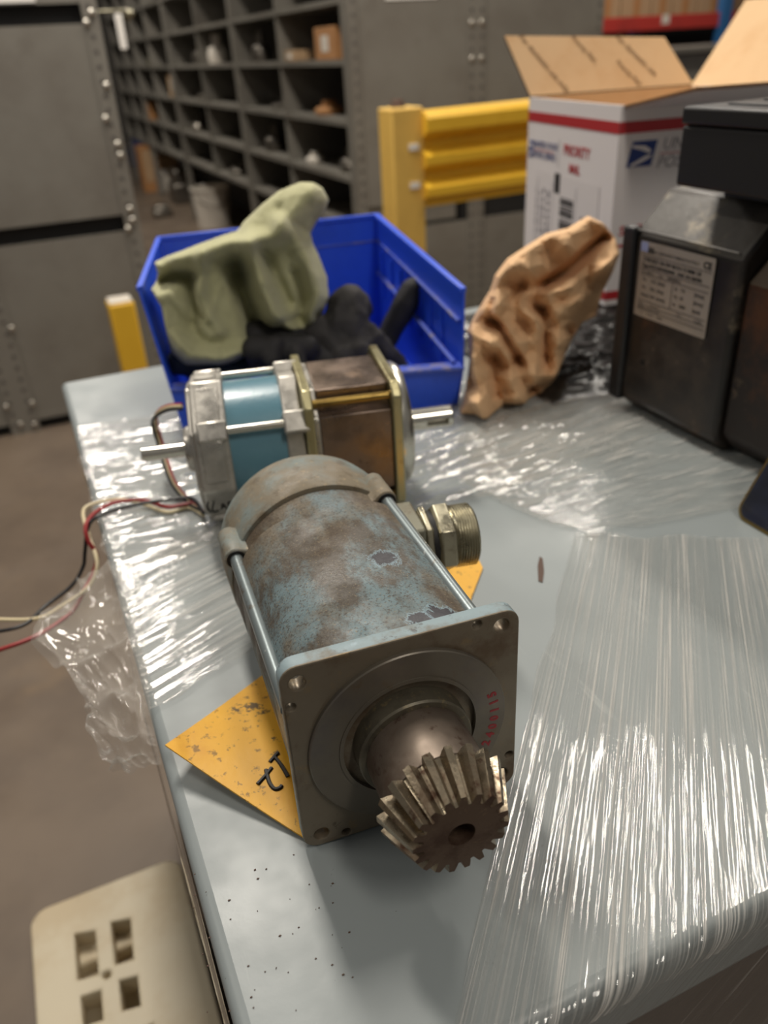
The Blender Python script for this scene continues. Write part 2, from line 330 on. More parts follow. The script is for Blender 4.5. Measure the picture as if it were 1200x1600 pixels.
def grid_mesh(name, P, nu, nv, m, smooth=60, uvs=None, drop=None):
    """P: (nu,nv,3) array"""
    me = bpy.data.meshes.new(name)
    idx = np.arange(nu*nv).reshape(nu, nv)
    f = np.stack([idx[:-1, :-1], idx[1:, :-1], idx[1:, 1:], idx[:-1, 1:]], -1).reshape(-1, 4)
    if drop is not None: f = f[~drop.reshape(-1)]
    me.from_pydata(P.reshape(-1, 3).tolist(), [], f.tolist())
    if uvs is not None:
        ul = me.uv_layers.new(name='UVMap'); U = uvs.reshape(-1, 2)
        li = np.empty(len(me.loops), int); me.loops.foreach_get('vertex_index', li)
        ul.data.foreach_set('uv', U[li].ravel())
    me.materials.append(MT[m])
    if smooth: me.polygons.foreach_set('use_smooth', [True]*len(me.polygons))
    return me

# ------------------------------------------------------------------ structure
FZ = -.82
bm = NB(); box(bm, -6, 12, -4, 14, FZ-.05, FZ); struct(obj('floor', bm, 'floor'))
bm = NB(); box(bm, -6, 12, 13.5, 13.6, FZ, 4.0); struct(obj('wall_back', bm, 'wall'))

# ------------------------------------------------------------------ grey sheet steel cabinet (work surface)
X1, Y0, Y1 = 1.25, .149, 1.095
tb = thing('steel_cabinet', 'grey painted sheet steel cabinet used as a table, wrapped in clear film', 'cabinet', (.62, .62, FZ))
L = Vector((.62, .62, FZ))
rad = .007
bm = NB(); box(bm, 0, X1, Y0, Y1, -.05, 0); shift(bm, L)
obj('top_panel', bm, 'paint_grey', tb, bev=rad, seg=4)
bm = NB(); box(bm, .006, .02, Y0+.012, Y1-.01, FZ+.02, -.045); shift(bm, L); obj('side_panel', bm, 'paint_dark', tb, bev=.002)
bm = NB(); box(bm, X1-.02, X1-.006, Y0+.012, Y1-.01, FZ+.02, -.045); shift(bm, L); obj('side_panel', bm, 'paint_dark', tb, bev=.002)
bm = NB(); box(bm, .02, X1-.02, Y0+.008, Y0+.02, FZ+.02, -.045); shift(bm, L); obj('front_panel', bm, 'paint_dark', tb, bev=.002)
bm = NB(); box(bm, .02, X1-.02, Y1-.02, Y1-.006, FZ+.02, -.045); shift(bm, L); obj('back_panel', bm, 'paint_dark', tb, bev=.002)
bm = NB(); box(bm, .03, X1-.03, Y0+.04, Y1-.03, FZ, FZ+.03); shift(bm, L); obj('plinth', bm, 'dark_gap', tb)

# ------------------------------------------------------------------ stretch film sheets lying on and round the cabinet
def ridges(U, V, seed, fu, fv, sharp=1.):
    """long fine creases: U across (m), V along (m)"""
    d = .0015*vnoise(U*8, V*3+50, seed+5)
    n = vnoise((U+d*4)*fu, V*fv, seed); n2 = vnoise((U+d*3)*fu*2.3, V*fv*1.7+9, seed+1); n3 = vnoise((U+d)*fu*5, V*fv*3, seed+2)
    a = (1-np.abs(n))**3*.6+(1-np.abs(n2))**3*.35+.2*n3
    return a*(0.45+.55*(vnoise(U*30, V*9, seed+3)*.5+.5))
def film_sheet(name, label, corners, nu, nv, m, seed, amp, fu, fv, z0=.0007, ragged=(0, 0), post=None):
    """corners A(u0,v0) B(u1,v0) C(u1,v1) D(u0,v1); v runs along the creases"""
    A, B, C_, D = [np.array(c, float) for c in corners]
    u = np.linspace(0, 1, nu)[:, None]; v = np.linspace(0, 1, nv)[None, :]
    wid = .5*(np.linalg.norm(B-A)+np.linalg.norm(C_-D)); ln = .5*(np.linalg.norm(D-A)+np.linalg.norm(C_-B))
    uu = u+ragged[0]*vnoise(v*14+0*u, 0*v+.3+0*u, seed+20)*(1-u)
    vv = v+ragged[1]*vnoise(u*11+0*v, 0*u+.7+0*v, seed+21)*(1-v)
    uu, vv = np.broadcast_arrays(uu, vv)
    P = ((1-uu)*(1-vv))[..., None]*A+(uu*(1-vv))[..., None]*B+(uu*vv)[..., None]*C_+((1-uu)*vv)[..., None]*D
    U = uu*wid; V = vv*ln
    h = ridges(U, V, seed, fu, fv)*amp
    edge = np.exp(-(uu*wid/.0022)**2)+np.exp(-(vv*ln/.0022)**2)*.8   # the edges curl into a thick bead
    P = P.copy(); P[..., 2] += z0+h+.0011*edge
    if post: P = post(P, uu, vv)
    me = grid_mesh(name, P, nu, nv, m, uvs=np.stack([U, V], -1))
    if post:
        me.materials.append(MT['film_side'])
        zc = P[..., 2]; zc = (zc[:-1, :-1]+zc[1:, 1:])/2; me.polygons.foreach_set('material_index', (zc.reshape(-1) < -.012).astype(np.int32))
    return tag(obj(name, me, m), label, 'plastic film')
def over_front(P, u, v):
    # past the front edge the sheet bends round the lip and hangs down the front panel
    ov = np.clip((Y0+.004)-P[..., 1], 0, None)
    k = ov > 0; h = P[..., 2].copy(); r = .008
    th = np.minimum(ov/r, math.pi/2); drop = np.clip(ov-r*math.pi/2, 0, None)
    P[..., 1] = np.where(k, Y0+.004-(r+h*.8)*np.sin(th), P[..., 1])
    P[..., 2] = np.where(k, h*np.cos(th)-r*(1-np.cos(th))-drop, h)
    return P
film_sheet('stretch_film', 'wide clear film with long straight creases running over the front right edge of the cabinet',
    [(.362, .463, 0), (.62, .30, 0), (.40, -.02, 0), (-.06, .008, 0)], 640, 420, 'film', 11, .0008, 160, 7, post=over_front, ragged=(.01, .01))
film_sheet('stretch_film', 'creased clear film band lying between the blue-grey motor and the black motor',
    [(.366, .448, .001), (.30, .66, .001), (.62, .74, .001), (.80, .40, .001)], 320, 340, 'film_soft', 23, .0038, 70, 14, ragged=(.03, .02))
film_sheet('stretch_film', 'creased clear film under the brown paper and behind the black motor',
    [(.26, .545, .0005), (.30, .77, .0005), (.82, .93, .0005), (.80, .60, .0005)], 280, 300, 'film_soft', 37, .0046, 60, 13, ragged=(.03, .02))
film_sheet('stretch_film', 'clear film band fanned out from the left cabinet edge towards the blue-grey motor',
    [(.001, .412, .001), (.001, .60, .001), (.20, .66, .001), (.27, .522, .001)], 320, 300, 'film', 41, .0019, 80, 9, ragged=(.02, .0))
film_sheet('stretch_film', 'clear film patch on the back left of the cabinet beside the bare end bell shaft',
    [(.001, .57, .0002), (.001, .925, .0002), (.20, .90, .0002), (.20, .60, .0002)], 320, 280, 'film_soft', 53, .0026, 70, 16, ragged=(.01, .03))
# film round the left side of the cabinet
def side_film():
    nu, nv = 90, 260
    u = np.linspace(0, 1, nu)[:, None]; v = np.linspace(0, 1, nv)[None, :]
    y = .145+(.50-.145)*v+0*u; z = -.006-(.36)*u+0*v
    h = ridges(z*1.0, y*1.0, 61, 40, 3)*.002
    x = -.0035-h+.003*np.exp(-((u)/.02)**2)
    P = np.stack([x, y, z], -1)
    o = obj('stretch_film', grid_mesh('stretch_film', P, nu, nv, 'film_side', uvs=np.stack([z, y], -1)), 'film_side')
    tag(o, 'clear film stretched down the left side of the cabinet above the cream pallet', 'plastic film')
side_film()
def flap():
    # loose crumpled end of film sticking out past the left edge
    nu, nv = 150, 120
    inner = [PZ(214, 872), PZ(222, 950), PZ(229, 1040), PZ(236, 1115), PZ(246, 1160, -.004), PZ(250, 1195, -.012)]
    mid = [PZ(150, 893, .004), PZ(150, 965, .006), PZ(178, 1050, -.004), PZ(190, 1120, -.012), PZ(208, 1165, -.02), PZ(224, 1200, -.026)]
    outer = [PZ(98, 920, .0), PZ(52, 1003, -.004), PZ(132, 1092, -.02), PZ(134, 1134, -.03), PZ(166, 1200, -.04), PZ(196, 1216, -.045)]
    def interp(pts, t):
        pts = np.array([list(p) for p in pts]); k = np.linspace(0, 1, len(pts))
        return np.stack([np.interp(t, k, pts[:, i]) for i in range(3)], -1)
    t = np.linspace(0, 1, nu); I, Mi, O = interp(inner, t), interp(mid, t), interp(outer, t)
    v = np.linspace(0, 1, nv)[None, :, None]
    P = (1-v)**2*I[:, None]+2*v*(1-v)*Mi[:, None]+v*v*O[:, None]
    U = (t*.2)[:, None]+0*v[..., 0]; V = v[..., 0]*.09+0*U
    n1 = vnoise(U*38, V*26, 71); n2 = vnoise(U*110+V*60, V*80, 72); n3 = vnoise((U+V)*34, (U-V)*14, 73)
    h = ((1-np.abs(n1))**2*.011+(1-np.abs(n2))**3*.002+(1-np.abs(n3))**3*.012-.011)*np.minimum(v[..., 0]*3.5, 1)
    P = P.copy(); P[..., 2] += h; P[..., 0] += .003*n2*v[..., 0]; P[..., 1] += .004*n1*v[..., 0]
    o = obj('stretch_film', grid_mesh('stretch_film', P, nu, nv, 'film_flap', uvs=np.stack([U, V], -1)), 'film_flap')
    tag(o, 'loose crumpled flap of clear film hanging off the left cabinet edge', 'plastic film')
flap()

# ------------------------------------------------------------------ front motor
SM = thing('servo_motor', 'rusty blue-grey motor with toothed pinion lying on the yellow plate', 'motor', (.1163, .2668, .0015), (R(-.7), 0, R(-4.9)))
FC = .0605   # axis height
def ax(x, z, y): return Vector((x, y, FC+z))
MYZ = Matrix.Translation((0, 0, FC)) @ Matrix(((1, 0, 0, 0), (0, 0, 1, 0), (0, -1, 0, 0), (0, 0, 0, 1)))   # local z -> +y (to the rear)
MF = Matrix.Translation((0, 0, FC)) @ Matrix(((1, 0, 0, 0), (0, 0, -1, 0), (0, 1, 0, 0), (0, 0, 0, 1)))    # local xy -> x,z ; local z -> -y (to the front)
BR = .0590
def sup(n, r, seg=96):
    out = []
    for k in range(seg):
        a = 2*math.pi*k/seg; c, d = abs(math.cos(a-.05)), abs(math.sin(a-.05)); q = r/(c**n+d**n)**(1/n); out.append((q*math.cos(a), q*math.sin(a)))
    return out
bm = NB(); prism(bm, sup(2.7, BR+.0006), -.139, -.009, MF); lathe(bm, [(BR+.0004, .126), (BR+.0014, .128), (BR+.0018, .150), (BR+.0018, .1585)], 72, MYZ)
obj('body', bm, 'servo', SM, smooth=30)
MYC = Matrix.Translation((0, 0, .0022)) @ MYZ
bm = NB(); lathe(bm, [(BR-.002, .154), (BR-.0010, .1592), (BR+.0022, .1596), (BR+.0030, .1612), (BR+.0034, .202), (BR+.0018, .210), (BR-.0015, .2175), (BR-.008, .223), (BR-.018, .2265), (.02, .228), (.004, .2285)], 72, MYC)
cap = obj('rear_cap', bm, 'servo_cap', SM, smooth=50)
hs = .0465
for ra in (49, 151, 229, 331):
        rx_, rz_ = .0650*math.cos(R(ra)), .0650*math.sin(R(ra))
        bm = NB(); cyl(bm, ax(rx_, rz_, .006), ax(rx_, rz_, .150), .0041, 20); obj('tie_rod', bm, 'rod', SM)
        # lug on the rear cap that takes the rod
        bm = NB(); c = Vector((rx_, rz_)); d = c.normalized(); t = Vector((-d.y, d.x)); pts = []
        for k in range(13):
            a = R(-90+15*k); pts.append(c+d*math.cos(a)*.0070+t*math.sin(a)*.0070)
        pts = [c-d*.012-t*.0150]+[c-d*.0065-t*.0092]+[c-d*.003-t*.0074]+pts+[c-d*.003+t*.0074]+[c-d*.0065+t*.0092]+[c-d*.012+t*.0150]
        prism(bm, [(p.x, p.y) for p in pts], -.178, -.1475, MF)
        obj('lug', bm, 'servo_cap', SM, smooth=40, bev=.0012)
        bm = NB(); cyl(bm, ax(rx_, rz_, .1468), ax(rx_, rz_, .1480), .0060, 20); obj('rod_socket', bm, 'dark_hole', SM)
S = .0602
holes = []
for k in range(4):
    a = R(-90*k); ca, sa = math.cos(a), math.sin(a)
    for (x, y, r) in ((-.052, .0505, .0040), (-.0565, .0375, .0024)): holes.append((x*ca-y*sa, x*sa+y*ca, r))
me = holed(rrect(-S, S, -S, S, .0085), holes, .009, .0009, 'flange_face'); me.transform(MF @ Matrix.Translation((0, 0, -.0045)))
# painted rim of the flange keeps the blue-grey paint; only the front face is bare
me.materials.append(pm('flange_rim_paint', (136, 154, 160), .55, 0, [((108, 96, 76), 26, .46, .62, .85, None, 9), ((168, 188, 198), 40, .58, .70, .6), ((60, 50, 42), 90, .60, .68, .7)], bump=(260, .3, .0005)))
for p in me.polygons:
    inhole = any((p.center.x-h[0])**2+(p.center.z-FC-h[1])**2 < (h[2]*1.35)**2 for h in holes)
    if not inhole and p.center.y > .0006: p.material_index = 1
obj('flange', me, None, SM)
bm = NB(); lathe(bm, [(.036, -.004), (.0522, -.004), (.0522, .0021), (.0516, .0027), (.0370, .0027), (.036, .0018), (.036, -.004)], 96, MF, cap=False); obj('pilot_ring', bm, 'pilot', SM, smooth=30)
bm = NB(); lathe(bm, [(.0372, .0026), (.0372, .0034), (.0352, .0034), (.0352, .0008)], 72, MF, cap=False); obj('recess_lip', bm, 'pilot', SM)
bm = NB(); lathe(bm, [(.0358, -.0046), (.0358, -.0042), (.001, -.0042)], 64, MF); obj('recess_floor', bm, 'seal', SM)
bm = NB(); lathe(bm, [(.0296, -.004), (.0296, .0105), (.0288, .0116), (.0262, .0120), (.020, .0112)], 64, MF); obj('shaft_seal', bm, 'seal', SM, smooth=30)
pin = bpy.data.objects.new('bevel_pinion', None)
bm = NB(); lathe(bm, [(.0235, .0085), (.0258, .0088), (.0262, .0095), (.0262, .0430), (.0240, .0445)], 64, MF); hub = obj('pinion_hub', bm, 'hub', SM, smooth=30)
def gear():
    NTH = 19; rs = random.Random(4); bm = NB(); n = NTH*8
    back, front, backi, fronti, nose = [], [], [], [], []
    for i in range(NTH):
        j1, j2 = rs.uniform(-.0004, .0003), rs.uniform(-.0003, .0002)
        for (fr, lvl) in ((0, 0), (.10, .03), (.20, .55), (.30, 1), (.64, 1), (.74, .55), (.84, .03), (.94, 0)):
            a = (i+fr)/NTH*2*math.pi
            rb = .0256+(.0318+j1-.0256)*lvl; rf = .0180+(.0230+j2-.0180)*lvl
            zb = .0430+.0007*lvl; zf = .0650
            for lst, r, z, tw in ((back, rb, zb, 0), (front, rf, zf, .04), (fronti, .0065, zf, .04), (backi, .02, .0432, 0)):
                lst.append(bm.verts.new(MF @ Vector((r*math.cos(a+tw), r*math.sin(a+tw), z))))
    deep = [bm.verts.new(v.co+Vector((0, .03, 0))) for v in fronti]
    m = len(back)
    for i in range(m):
        j = (i+1) % m
        bm.faces.new((back[i], back[j], front[j], front[i]))
        f = bm.faces.new((front[i], front[j], fronti[j], fronti[i])); f.material_index = 1
        f = bm.faces.new((fronti[i], fronti[j], deep[j], deep[i])); f.material_index = 1
        bm.faces.new((backi[i], backi[j], back[j], back[i]))
    f = bm.faces.new(deep); f.material_index = 2
    me = me_from(bm, 'bevel_gear', 'gear', 28); me.materials.append(MT['gear_face']); me.materials.append(MT['dark_hole'])
    return obj('bevel_gear', me, None, SM)
gear(); bpy.data.objects.remove(pin)
# red stamped number on the pilot ring
st = bpy.data.objects.new('stamped_number', None)
bmj = NB()
for k, ch in enumerate('2400115'):
    a = R(-26+6.9*k); r = .0462
    M = MF @ Matrix.Translation((r*math.cos(a), r*math.sin(a), .0028)) @ Matrix.Rotation(a+R(90), 4, 'Z')
    me = text_me(ch, .0066, 'ink_red', M @ Matrix.Translation((0, -.002, 0)), .00008, 'CENTER', bold=.00028)
    bmj.from_mesh(me)
obj('stamped_number', bmj, 'ink_red', SM, smooth=0, label='red stamped figures 2400115')
# cable gland on the right hand side
GA = Vector((1, -.10, -.02)).normalized(); G0 = Vector((.030, .150, FC+.0150))
def gp(d): return G0+GA*d
MG, _ = frame_z(gp(0), gp(.1))
conn = obj('gland_block', (lambda b: (prism(b, [(x, y) for x, y in rrect(-.0205, .0205, -.021, .021, .003)], .002, .033, MG), b)[1])(NB()), 'conn_block', SM, bev=.0015)
def hexn(b, r, h0, h1, rot=0):
    pr = [(r*.9, h0), (r, h0+.0015), (r, h1-.0015), (r*.9, h1)]
    lathe(b, pr, 6, MG @ Matrix.Rotation(R(rot), 4, 'Z')); return b
obj('lock_nut', hexn(NB(), .0235, .0335, .0395, 12), 'brass', conn, smooth=20, bev=.0006)
bm = NB(); lathe(bm, [(.0195, .039), (.0195, .043)], 32, MG); obj('gasket', bm, 'dark_hole', conn)
obj('hex_collar', hexn(NB(), .0245, .0425, .0545, 20), 'brass', conn, smooth=20, bev=.0008)
bm = NB(); pr = [(.0195, .054)]; 
for k in range(8): pr += [(.0203, .0552+k*.0018), (.0212, .0561+k*.0018), (.0203, .0568+k*.0018)]
pr += [(.0195, .0702), (.0165, .0706), (.0165, .06)]
lathe(bm, pr, 48, MG, cap=False); obj('threaded_sleeve', bm, 'brass', conn, smooth=30)
bm = NB(); lathe(bm, [(.0164, .0605), (.003, .0603)], 32, MG); obj('sleeve_bottom', bm, 'dark_hole', conn)

# ------------------------------------------------------------------ yellow sheet plate under it
def yplate():
    t0, t1, t2 = PZ(258, 1165, .0185), PZ(466, 1302, .003), PZ(405, 1054, .006); out = [(t0.x, t0.y), (t0.x*.4+t1.x*.6, t0.y*.4+t1.y*.6), (t1.x+.004, t1.y-.006), (.19, .325), (.239, .422), (.268, .454), (.274, .478), (.258, .489), (.215, .484), (t2.x, t2.y)]
    tip = Vector(out[0])
    yp = thing('yellow_plate', 'bent yellow painted metal sheet with black marker strokes under the foreground motor', 'plate', (.15, .4, 0))
    lo = Vector((.15, .4, 0))
    def zz(x, y):
        d = max(0, .105-((Vector((x, y))-tip).length)); return .0005+.0175*(d/.105)**1.25
    bm = NB(); bot = [bm.verts.new((x, y, 0)) for x, y in out]; bm.faces.new(bot)
    g = bmesh.ops.triangulate(bm, faces=bm.faces[:])
    for _ in range(4): bmesh.ops.subdivide_edges(bm, edges=[e for e in bm.edges if e.calc_length() > .012], cuts=1)
    bmesh.ops.triangulate(bm, faces=bm.faces[:])
    r = bmesh.ops.extrude_face_region(bm, geom=bm.faces[:])
    top = {v for v in r['geom'] if isinstance(v, bmesh.types.BMVert)}
    for v in bm.verts: v.co.z = zz(v.co.x, v.co.y)+(.0011 if v in top else 0)
    shift(bm, lo); obj('sheet', bm, 'yellow_plate', yp, smooth=30)
    def stroke(pp):
        b = NB(); pts = [PZ(x, y, .003) for x, y in pp]
        pts = [Vector((p.x, p.y, zz(p.x, p.y)+.0011))-lo for p in pts]
        tube(b, pts, .0013, 6, 5); obj('marker_stroke', b, 'ink', yp)
    stroke([(436, 1184), (430, 1191), (423, 1200)]); stroke([(429, 1190), (440, 1202), (451, 1219)])
    stroke([(426, 1208), (417, 1220), (404, 1235)]); stroke([(417, 1212), (422, 1230), (430, 1239), (438, 1237), (441, 1233)])
yplate()

# ------------------------------------------------------------------ rear stepper motor
A_ANG = math.atan2(-.22, .976)
ST = thing('stepper_motor', 'bronze and silver gear motor with a teal blue band in front of the blue bin', 'motor', (.049, .663, 0), (0, 0, A_ANG))
SZ = .0655
MS = Matrix.Translation((0, 0, SZ)) @ Matrix(((0, 0, 1, 0), (-1, 0, 0, 0), (0, 1, 0, 0), (0, 0, 0, 1)))  # local x -> -y (viewer), local y -> z, local z -> +x (axis)
# columns: image of x = (0,-1,0), y = (0,0,1), z = (1,0,0)
MS = Matrix.Translation((0, 0, SZ)) @ Matrix(((0, 0, 1, 0), (-1, 0, 0, 0), (0, 1, 0, 0), (0, 0, 0, 1)))
def poly(n, r, a0): return [(r*math.cos(R(a0+360*k/n)), r*math.sin(R(a0+360*k/n))) for k in range(n)]
def sq(h, c): return [(h, -h+c), (h, h-c), (h-c, h), (-h+c, h), (-h, h-c), (-h, -h+c), (-h+c, -h), (h-c, -h)]
bm = NB(); prism(bm, poly(8, .0655, 34), .050, .0775, MS); bell = obj('end_bell', bm, 'alu', ST, bev=.0025, seg=3)
bm = NB(); prism(bm, poly(8, .060, 34), .0465, .051, MS); obj('end_rim', bm, 'alu', bell, bev=.0015)
for k in (0, 1, 2, 3, 4, 5, 7):
    b = NB(); a = R(34+22.5+45*k); rr = .0612
    Mk = MS @ Matrix.Rotation(a, 4, 'Z') @ Matrix.Translation((rr, 0, .0635)); box(b, -.002, .0012, -.017, .017, -.009, .009, Mk); obj('cast_pad', b, 'alu', bell, bev=.0008)
bm = NB(); lathe(bm, [(.018, .038), (.020, .041), (.020, .050)], 32, MS); obj('bearing_boss', bm, 'alu', bell)
bm = NB(); lathe(bm, [(.0545, .0765), (.0545, .1245)], 72, MS); obj('blue_band', bm, 'blue_band', ST, label='teal blue stator band')
bm = NB(); prism(bm, poly(8, .0615, 34), .1235, .139, MS); fb = obj('front_bell', bm, 'alu', ST, bev=.002)
for k in range(4):
    a = R(34+90*k); x, y = .0605*math.cos(a), .0605*math.sin(a)
    bm = NB(); cyl(bm, MS @ Vector((x, y, .066)), MS @ Vector((x, y, .150)), .0036, 16); obj('tie_rod', bm, 'zinc', ST)
    bm = NB(); Mk = MS @ Matrix.Rotation(a, 4, 'Z') @ Matrix.Translation((.0565, 0, .133)); box(bm, -.008, .0095, -.0095, .0095, -.0105, .011, Mk); obj('rod_lug', bm, 'alu', fb, bev=.002)
    bm = NB(); Mk = MS @ Matrix.Rotation(a, 4, 'Z') @ Matrix.Translation((.0565, 0, .0655)); box(bm, -.008, .0095, -.0085, .0085, -.0125, .0118, Mk); obj('rod_lug', bm, 'alu', bell, bev=.002)
bm = NB(); prism(bm, sq(.0585, .012), .1395, .1475, MS); obj('adapter_plate', bm, 'yzinc', ST, bev=.0015)
bm = NB(); prism(bm, sq(.0535, .020), .1475, .152, MS); obj('adapter_spacer', bm, 'alu', ST, bev=.001)
g = .0535; c = .017
notch = [(g, -g+c), (g, g-c), (g-c*.75, g-c), (g-c, g-c*.75), (g-c, g), (-g+c, g), (-g+c, g-c*.75), (-g+c*.75, g-c), (-g, g-c), (-g, -g+c), (-g+c*.75, -g+c), (-g+c, -g+c*.75), (-g+c, -g), (g-c, -g), (g-c, -g+c*.75), (g-c*.75, -g+c)]
bm = NB(); prism(bm, notch, .152, .2125, MS); obj('gearbox_stack', bm, 'bronze', ST, bev=.0012)
for sx in (-1, 1):
    for sy in (-1, 1):
        bm = NB(); cyl(bm, MS @ Vector((sx*.0455, sy*.0455, .145)), MS @ Vector((sx*.0455, sy*.0455, .215)), .0036, 16); obj('stack_rod', bm, 'brass_rod', ST)
bm = NB(); prism(bm, sq(.0585, .010), .2125, .2205, MS); obj('front_plate', bm, 'yzinc', ST, bev=.0015)
bm = NB(); lathe(bm, [(.0555, .2205), (.0555, .226), (.052, .231), (.040, .234), (.014, .2345)], 56, MS); obj('pilot_disc', bm, 'zinc', ST, smooth=40)
bm = NB(); lathe(bm, [(.0055, 0), (.0062, .0008), (.0062, .045)], 28, MS); obj('rear_shaft', bm, 'zinc', ST)
def shaft():
    b = NB(); n = 32; r = .0098; prof = []
    for k in range(n+1):
        a = R(-90+18+(360-36)*k/n)+math.pi*0
        prof.append((r*math.cos(a), r*math.sin(a)))
    w = .0034; prof2 = []
    # keyway facing the viewer side and slightly down
    for x, y in prof: prof2.append((x, y))
    prof2 += [(-w, -r*.40), (w, -r*.40)]
    Mr = MS @ Matrix.Rotation(R(82), 4, 'Z')
    prism(b, prof2, .252, .2735, Mr); lathe(b, [(r, .233), (r, .2525)], 32, MS); lathe(b, [(r, .273), (r, .2765), (r-.0008, .2775)], 32, MS); return b
obj('output_shaft', shaft(), 'zinc', ST)
# handwriting on the end bell
def hw(pp):
    b = NB(); pts = []
    inv = ST.matrix_basis.inverted()
    for x, y, s in pp:
        # s: position along the axis; a: angle round the bell
        a = R(y); rr = .0655*math.cos(R(22.5))/math.cos(((a-R(34)) % R(45))-R(22.5))+.0003
        pts.append(MS @ Vector((rr*math.cos(a), rr*math.sin(a), s)))
    tube(b, pts, .0007, 6, 4); obj('marker_stroke', b, 'ink', bell)
A0 = 0
for st_ in ([(-12, .0515), (-20, .0500), (-30, .0515)], [(-12, .0560), (-28, .0530), (-28, .0580)], [(-27, .0600), (-18, .0615), (-27, .0640)], [(-23, .0605), (-23, .0635)], [(-27, .0660), (-17, .0660), (-18, .069), (-22, .0665), (-24, .0695), (-27, .0665)], [(-21, .0705), (-20, .074)]):
    hw([(0, a-12, .0505+(s-.05)*1.12) for a, s in st_])
# leads
inv = (Matrix.Translation(ST.location) @ Matrix.Rotation(A_ANG, 4, 'Z')).inverted()
def lead(pts, r, m, label):
    b = NB(); tube(b, [inv @ p for p in pts], r, 8, 6); obj('lead_wire', b, m, ST, label=label)
def WP(L_): return [PZ(*p) for p in L_]
for off, m, nm in ((0, 'wire_red', 'red'), (3, 'wire_white', 'cream'), (7, 'wire_black', 'black')):
    lead(WP([(284, 632+off, .085), (262, 634+off, .08), (246-off*.4, 644+off, .07), (245-off, 660+off*.5, .055), (256-off, 700, .03), (272-off, 750, .012), (296-off, 782, .006), (318, 800, .006)]), .0016, m, nm+' insulated lead looping from the end bell')
lead(WP([(318, 800, .006), (300, 787, .006), (262, 792, .006), (225, 782, .007), (180, 785, .007), (148, 802, .008), (134, 822, .006), (138, 845, -.004), (151, 868, -.018), (146, 895, -.03), (130, 925, -.04), (110, 958, -.05), (60, 992, -.05), (0, 1015, -.05), (-60, 1030, -.06)]), .0019, 'wire_red', 'red insulated lead running off the left edge')
lead(WP([(318, 802, .008), (300, 779, .010), (262, 781, .011), (215, 788, .011), (170, 800, .010), (140, 818, .006), (133, 860, -.02), (130, 885, -.035), (112, 915, -.045), (70, 948, -.05), (40, 975, -.05), (0, 986, -.05), (-50, 990, -.06)]), .0017, 'wire_black', 'black insulated lead running off the left edge')
lead(WP([(318, 805, .004), (296, 793, .003), (262, 800, .003), (228, 789, .004), (190, 780, .008), (150, 786, .008), (130, 800, .006), (140, 840, -.006), (152, 880, -.02), (140, 915, -.035), (100, 945, -.045), (60, 966, -.05), (0, 968, -.05), (-50, 962, -.06)]), .0017, 'wire_white', 'cream insulated lead running off the left edge')

# ------------------------------------------------------------------ blue bin
BL0 = Vector((.27, .9, 0))
BN = thing('storage_bin', 'scuffed blue plastic hopper bin full of work gloves', 'bin', BL0)
FLb, FRb = Vector((.110, .822, .001)), Vector((.412, .757, .001))
BRb, BLb = Vector((.432, 1.012, .001)), Vector((.158, 1.046, .001))
BRt, BLt = PZ(590, 335, .172), PZ(245, 372, .172)
FRt = PY(727, 452, .742); FLt = PZ(214, 450, .160)
FRl = PZ(725, 577, .052); FLl = FLb.lerp(FLt, .33)
cen = (FLb+FRb+BRb+BLb)/4
def wall(b, pts, th, inward):
    n = Vector(inward).normalized()*th
    hexa(b, pts, [Vector(p)+n for p in pts])
b = NB(); hexa(b, [FLb, FRb, BRb, BLb], [p+Vector((0, 0, .003)) for p in (FLb, FRb, BRb, BLb)]); obj('bin_floor', shift(b, BL0), 'bin', BN)
b = NB(); wall(b, [BLb, BRb, BRt, BLt], .003, (-.1, -1, 0)); obj('back_wall', shift(b, BL0), 'bin', BN, bev=.0008)
b = NB(); wall(b, [BRb, FRb, FRl, FRt, BRt], .003, (-1, -.1, 0)); rw = obj('side_wall', shift(b, BL0), 'bin', BN, bev=.0008)
b = NB(); wall(b, [FLb, BLb, BLt, FLt, FLl], .003, (1, .2, 0)); lw_ = obj('side_wall', shift(b, BL0), 'bin', BN, bev=.0008)
b = NB(); wall(b, [FLb, FRb, FRl, FLl], .003, (.2, 1, 0)); fw_ = obj('front_lip', shift(b, BL0), 'bin', BN, bev=.0008)
# rims and stepped ledges
def bar(p, q, sz, off, m, par, nm):
    b = NB(); d = (q-p).normalized(); side = Vector(off).normalized(); up = side.cross(d)
    if up.z < 0: up = -up
    bt = [p-side*sz[0]*.2, p+side*sz[0], p+side*sz[0]+up*sz[1], p-side*sz[0]*.2+up*sz[1]]
    hexa(b, bt, [x+(q-p) for x in bt]); obj(nm, shift(b, BL0), m, par, bev=.001)
dz = Vector((0, 0, -.004))
bar(BRt+dz, FRt+dz, (.006, .006), (-1, 0, 0), 'bin', rw, 'rim'); bar(BLt+dz, FLt+dz, (.006, .006), (1, .2, 0), 'bin', lw_, 'rim')
bar(BLt+dz, BRt+dz, (.005, .006), (0, -1, 0), 'bin', BN, 'back_rim')
bar(FLl, FRl, (.016, .004), (.2, 1, 0), 'bin_worn', fw_, 'rim')
d1 = Vector((0, 0, -.034)); d2 = Vector((0, 0, -.075))
bar(BRt+d1, FRt+Vector((-.004, .004, -.036)), (.0045, .004), (-1, 0, 0), 'bin_worn', rw, 'ledge'); bar(BLt+d1, BRt+d1, (.0045, .003), (0, -1, 0), 'bin_worn', BN, 'back_ledge')
bar(BRt+d2+Vector((-.003, 0, 0)), FRl+Vector((-.005, .01, .004)), (.0045, .004), (-1, 0, 0), 'bin_worn', rw, 'ledge')
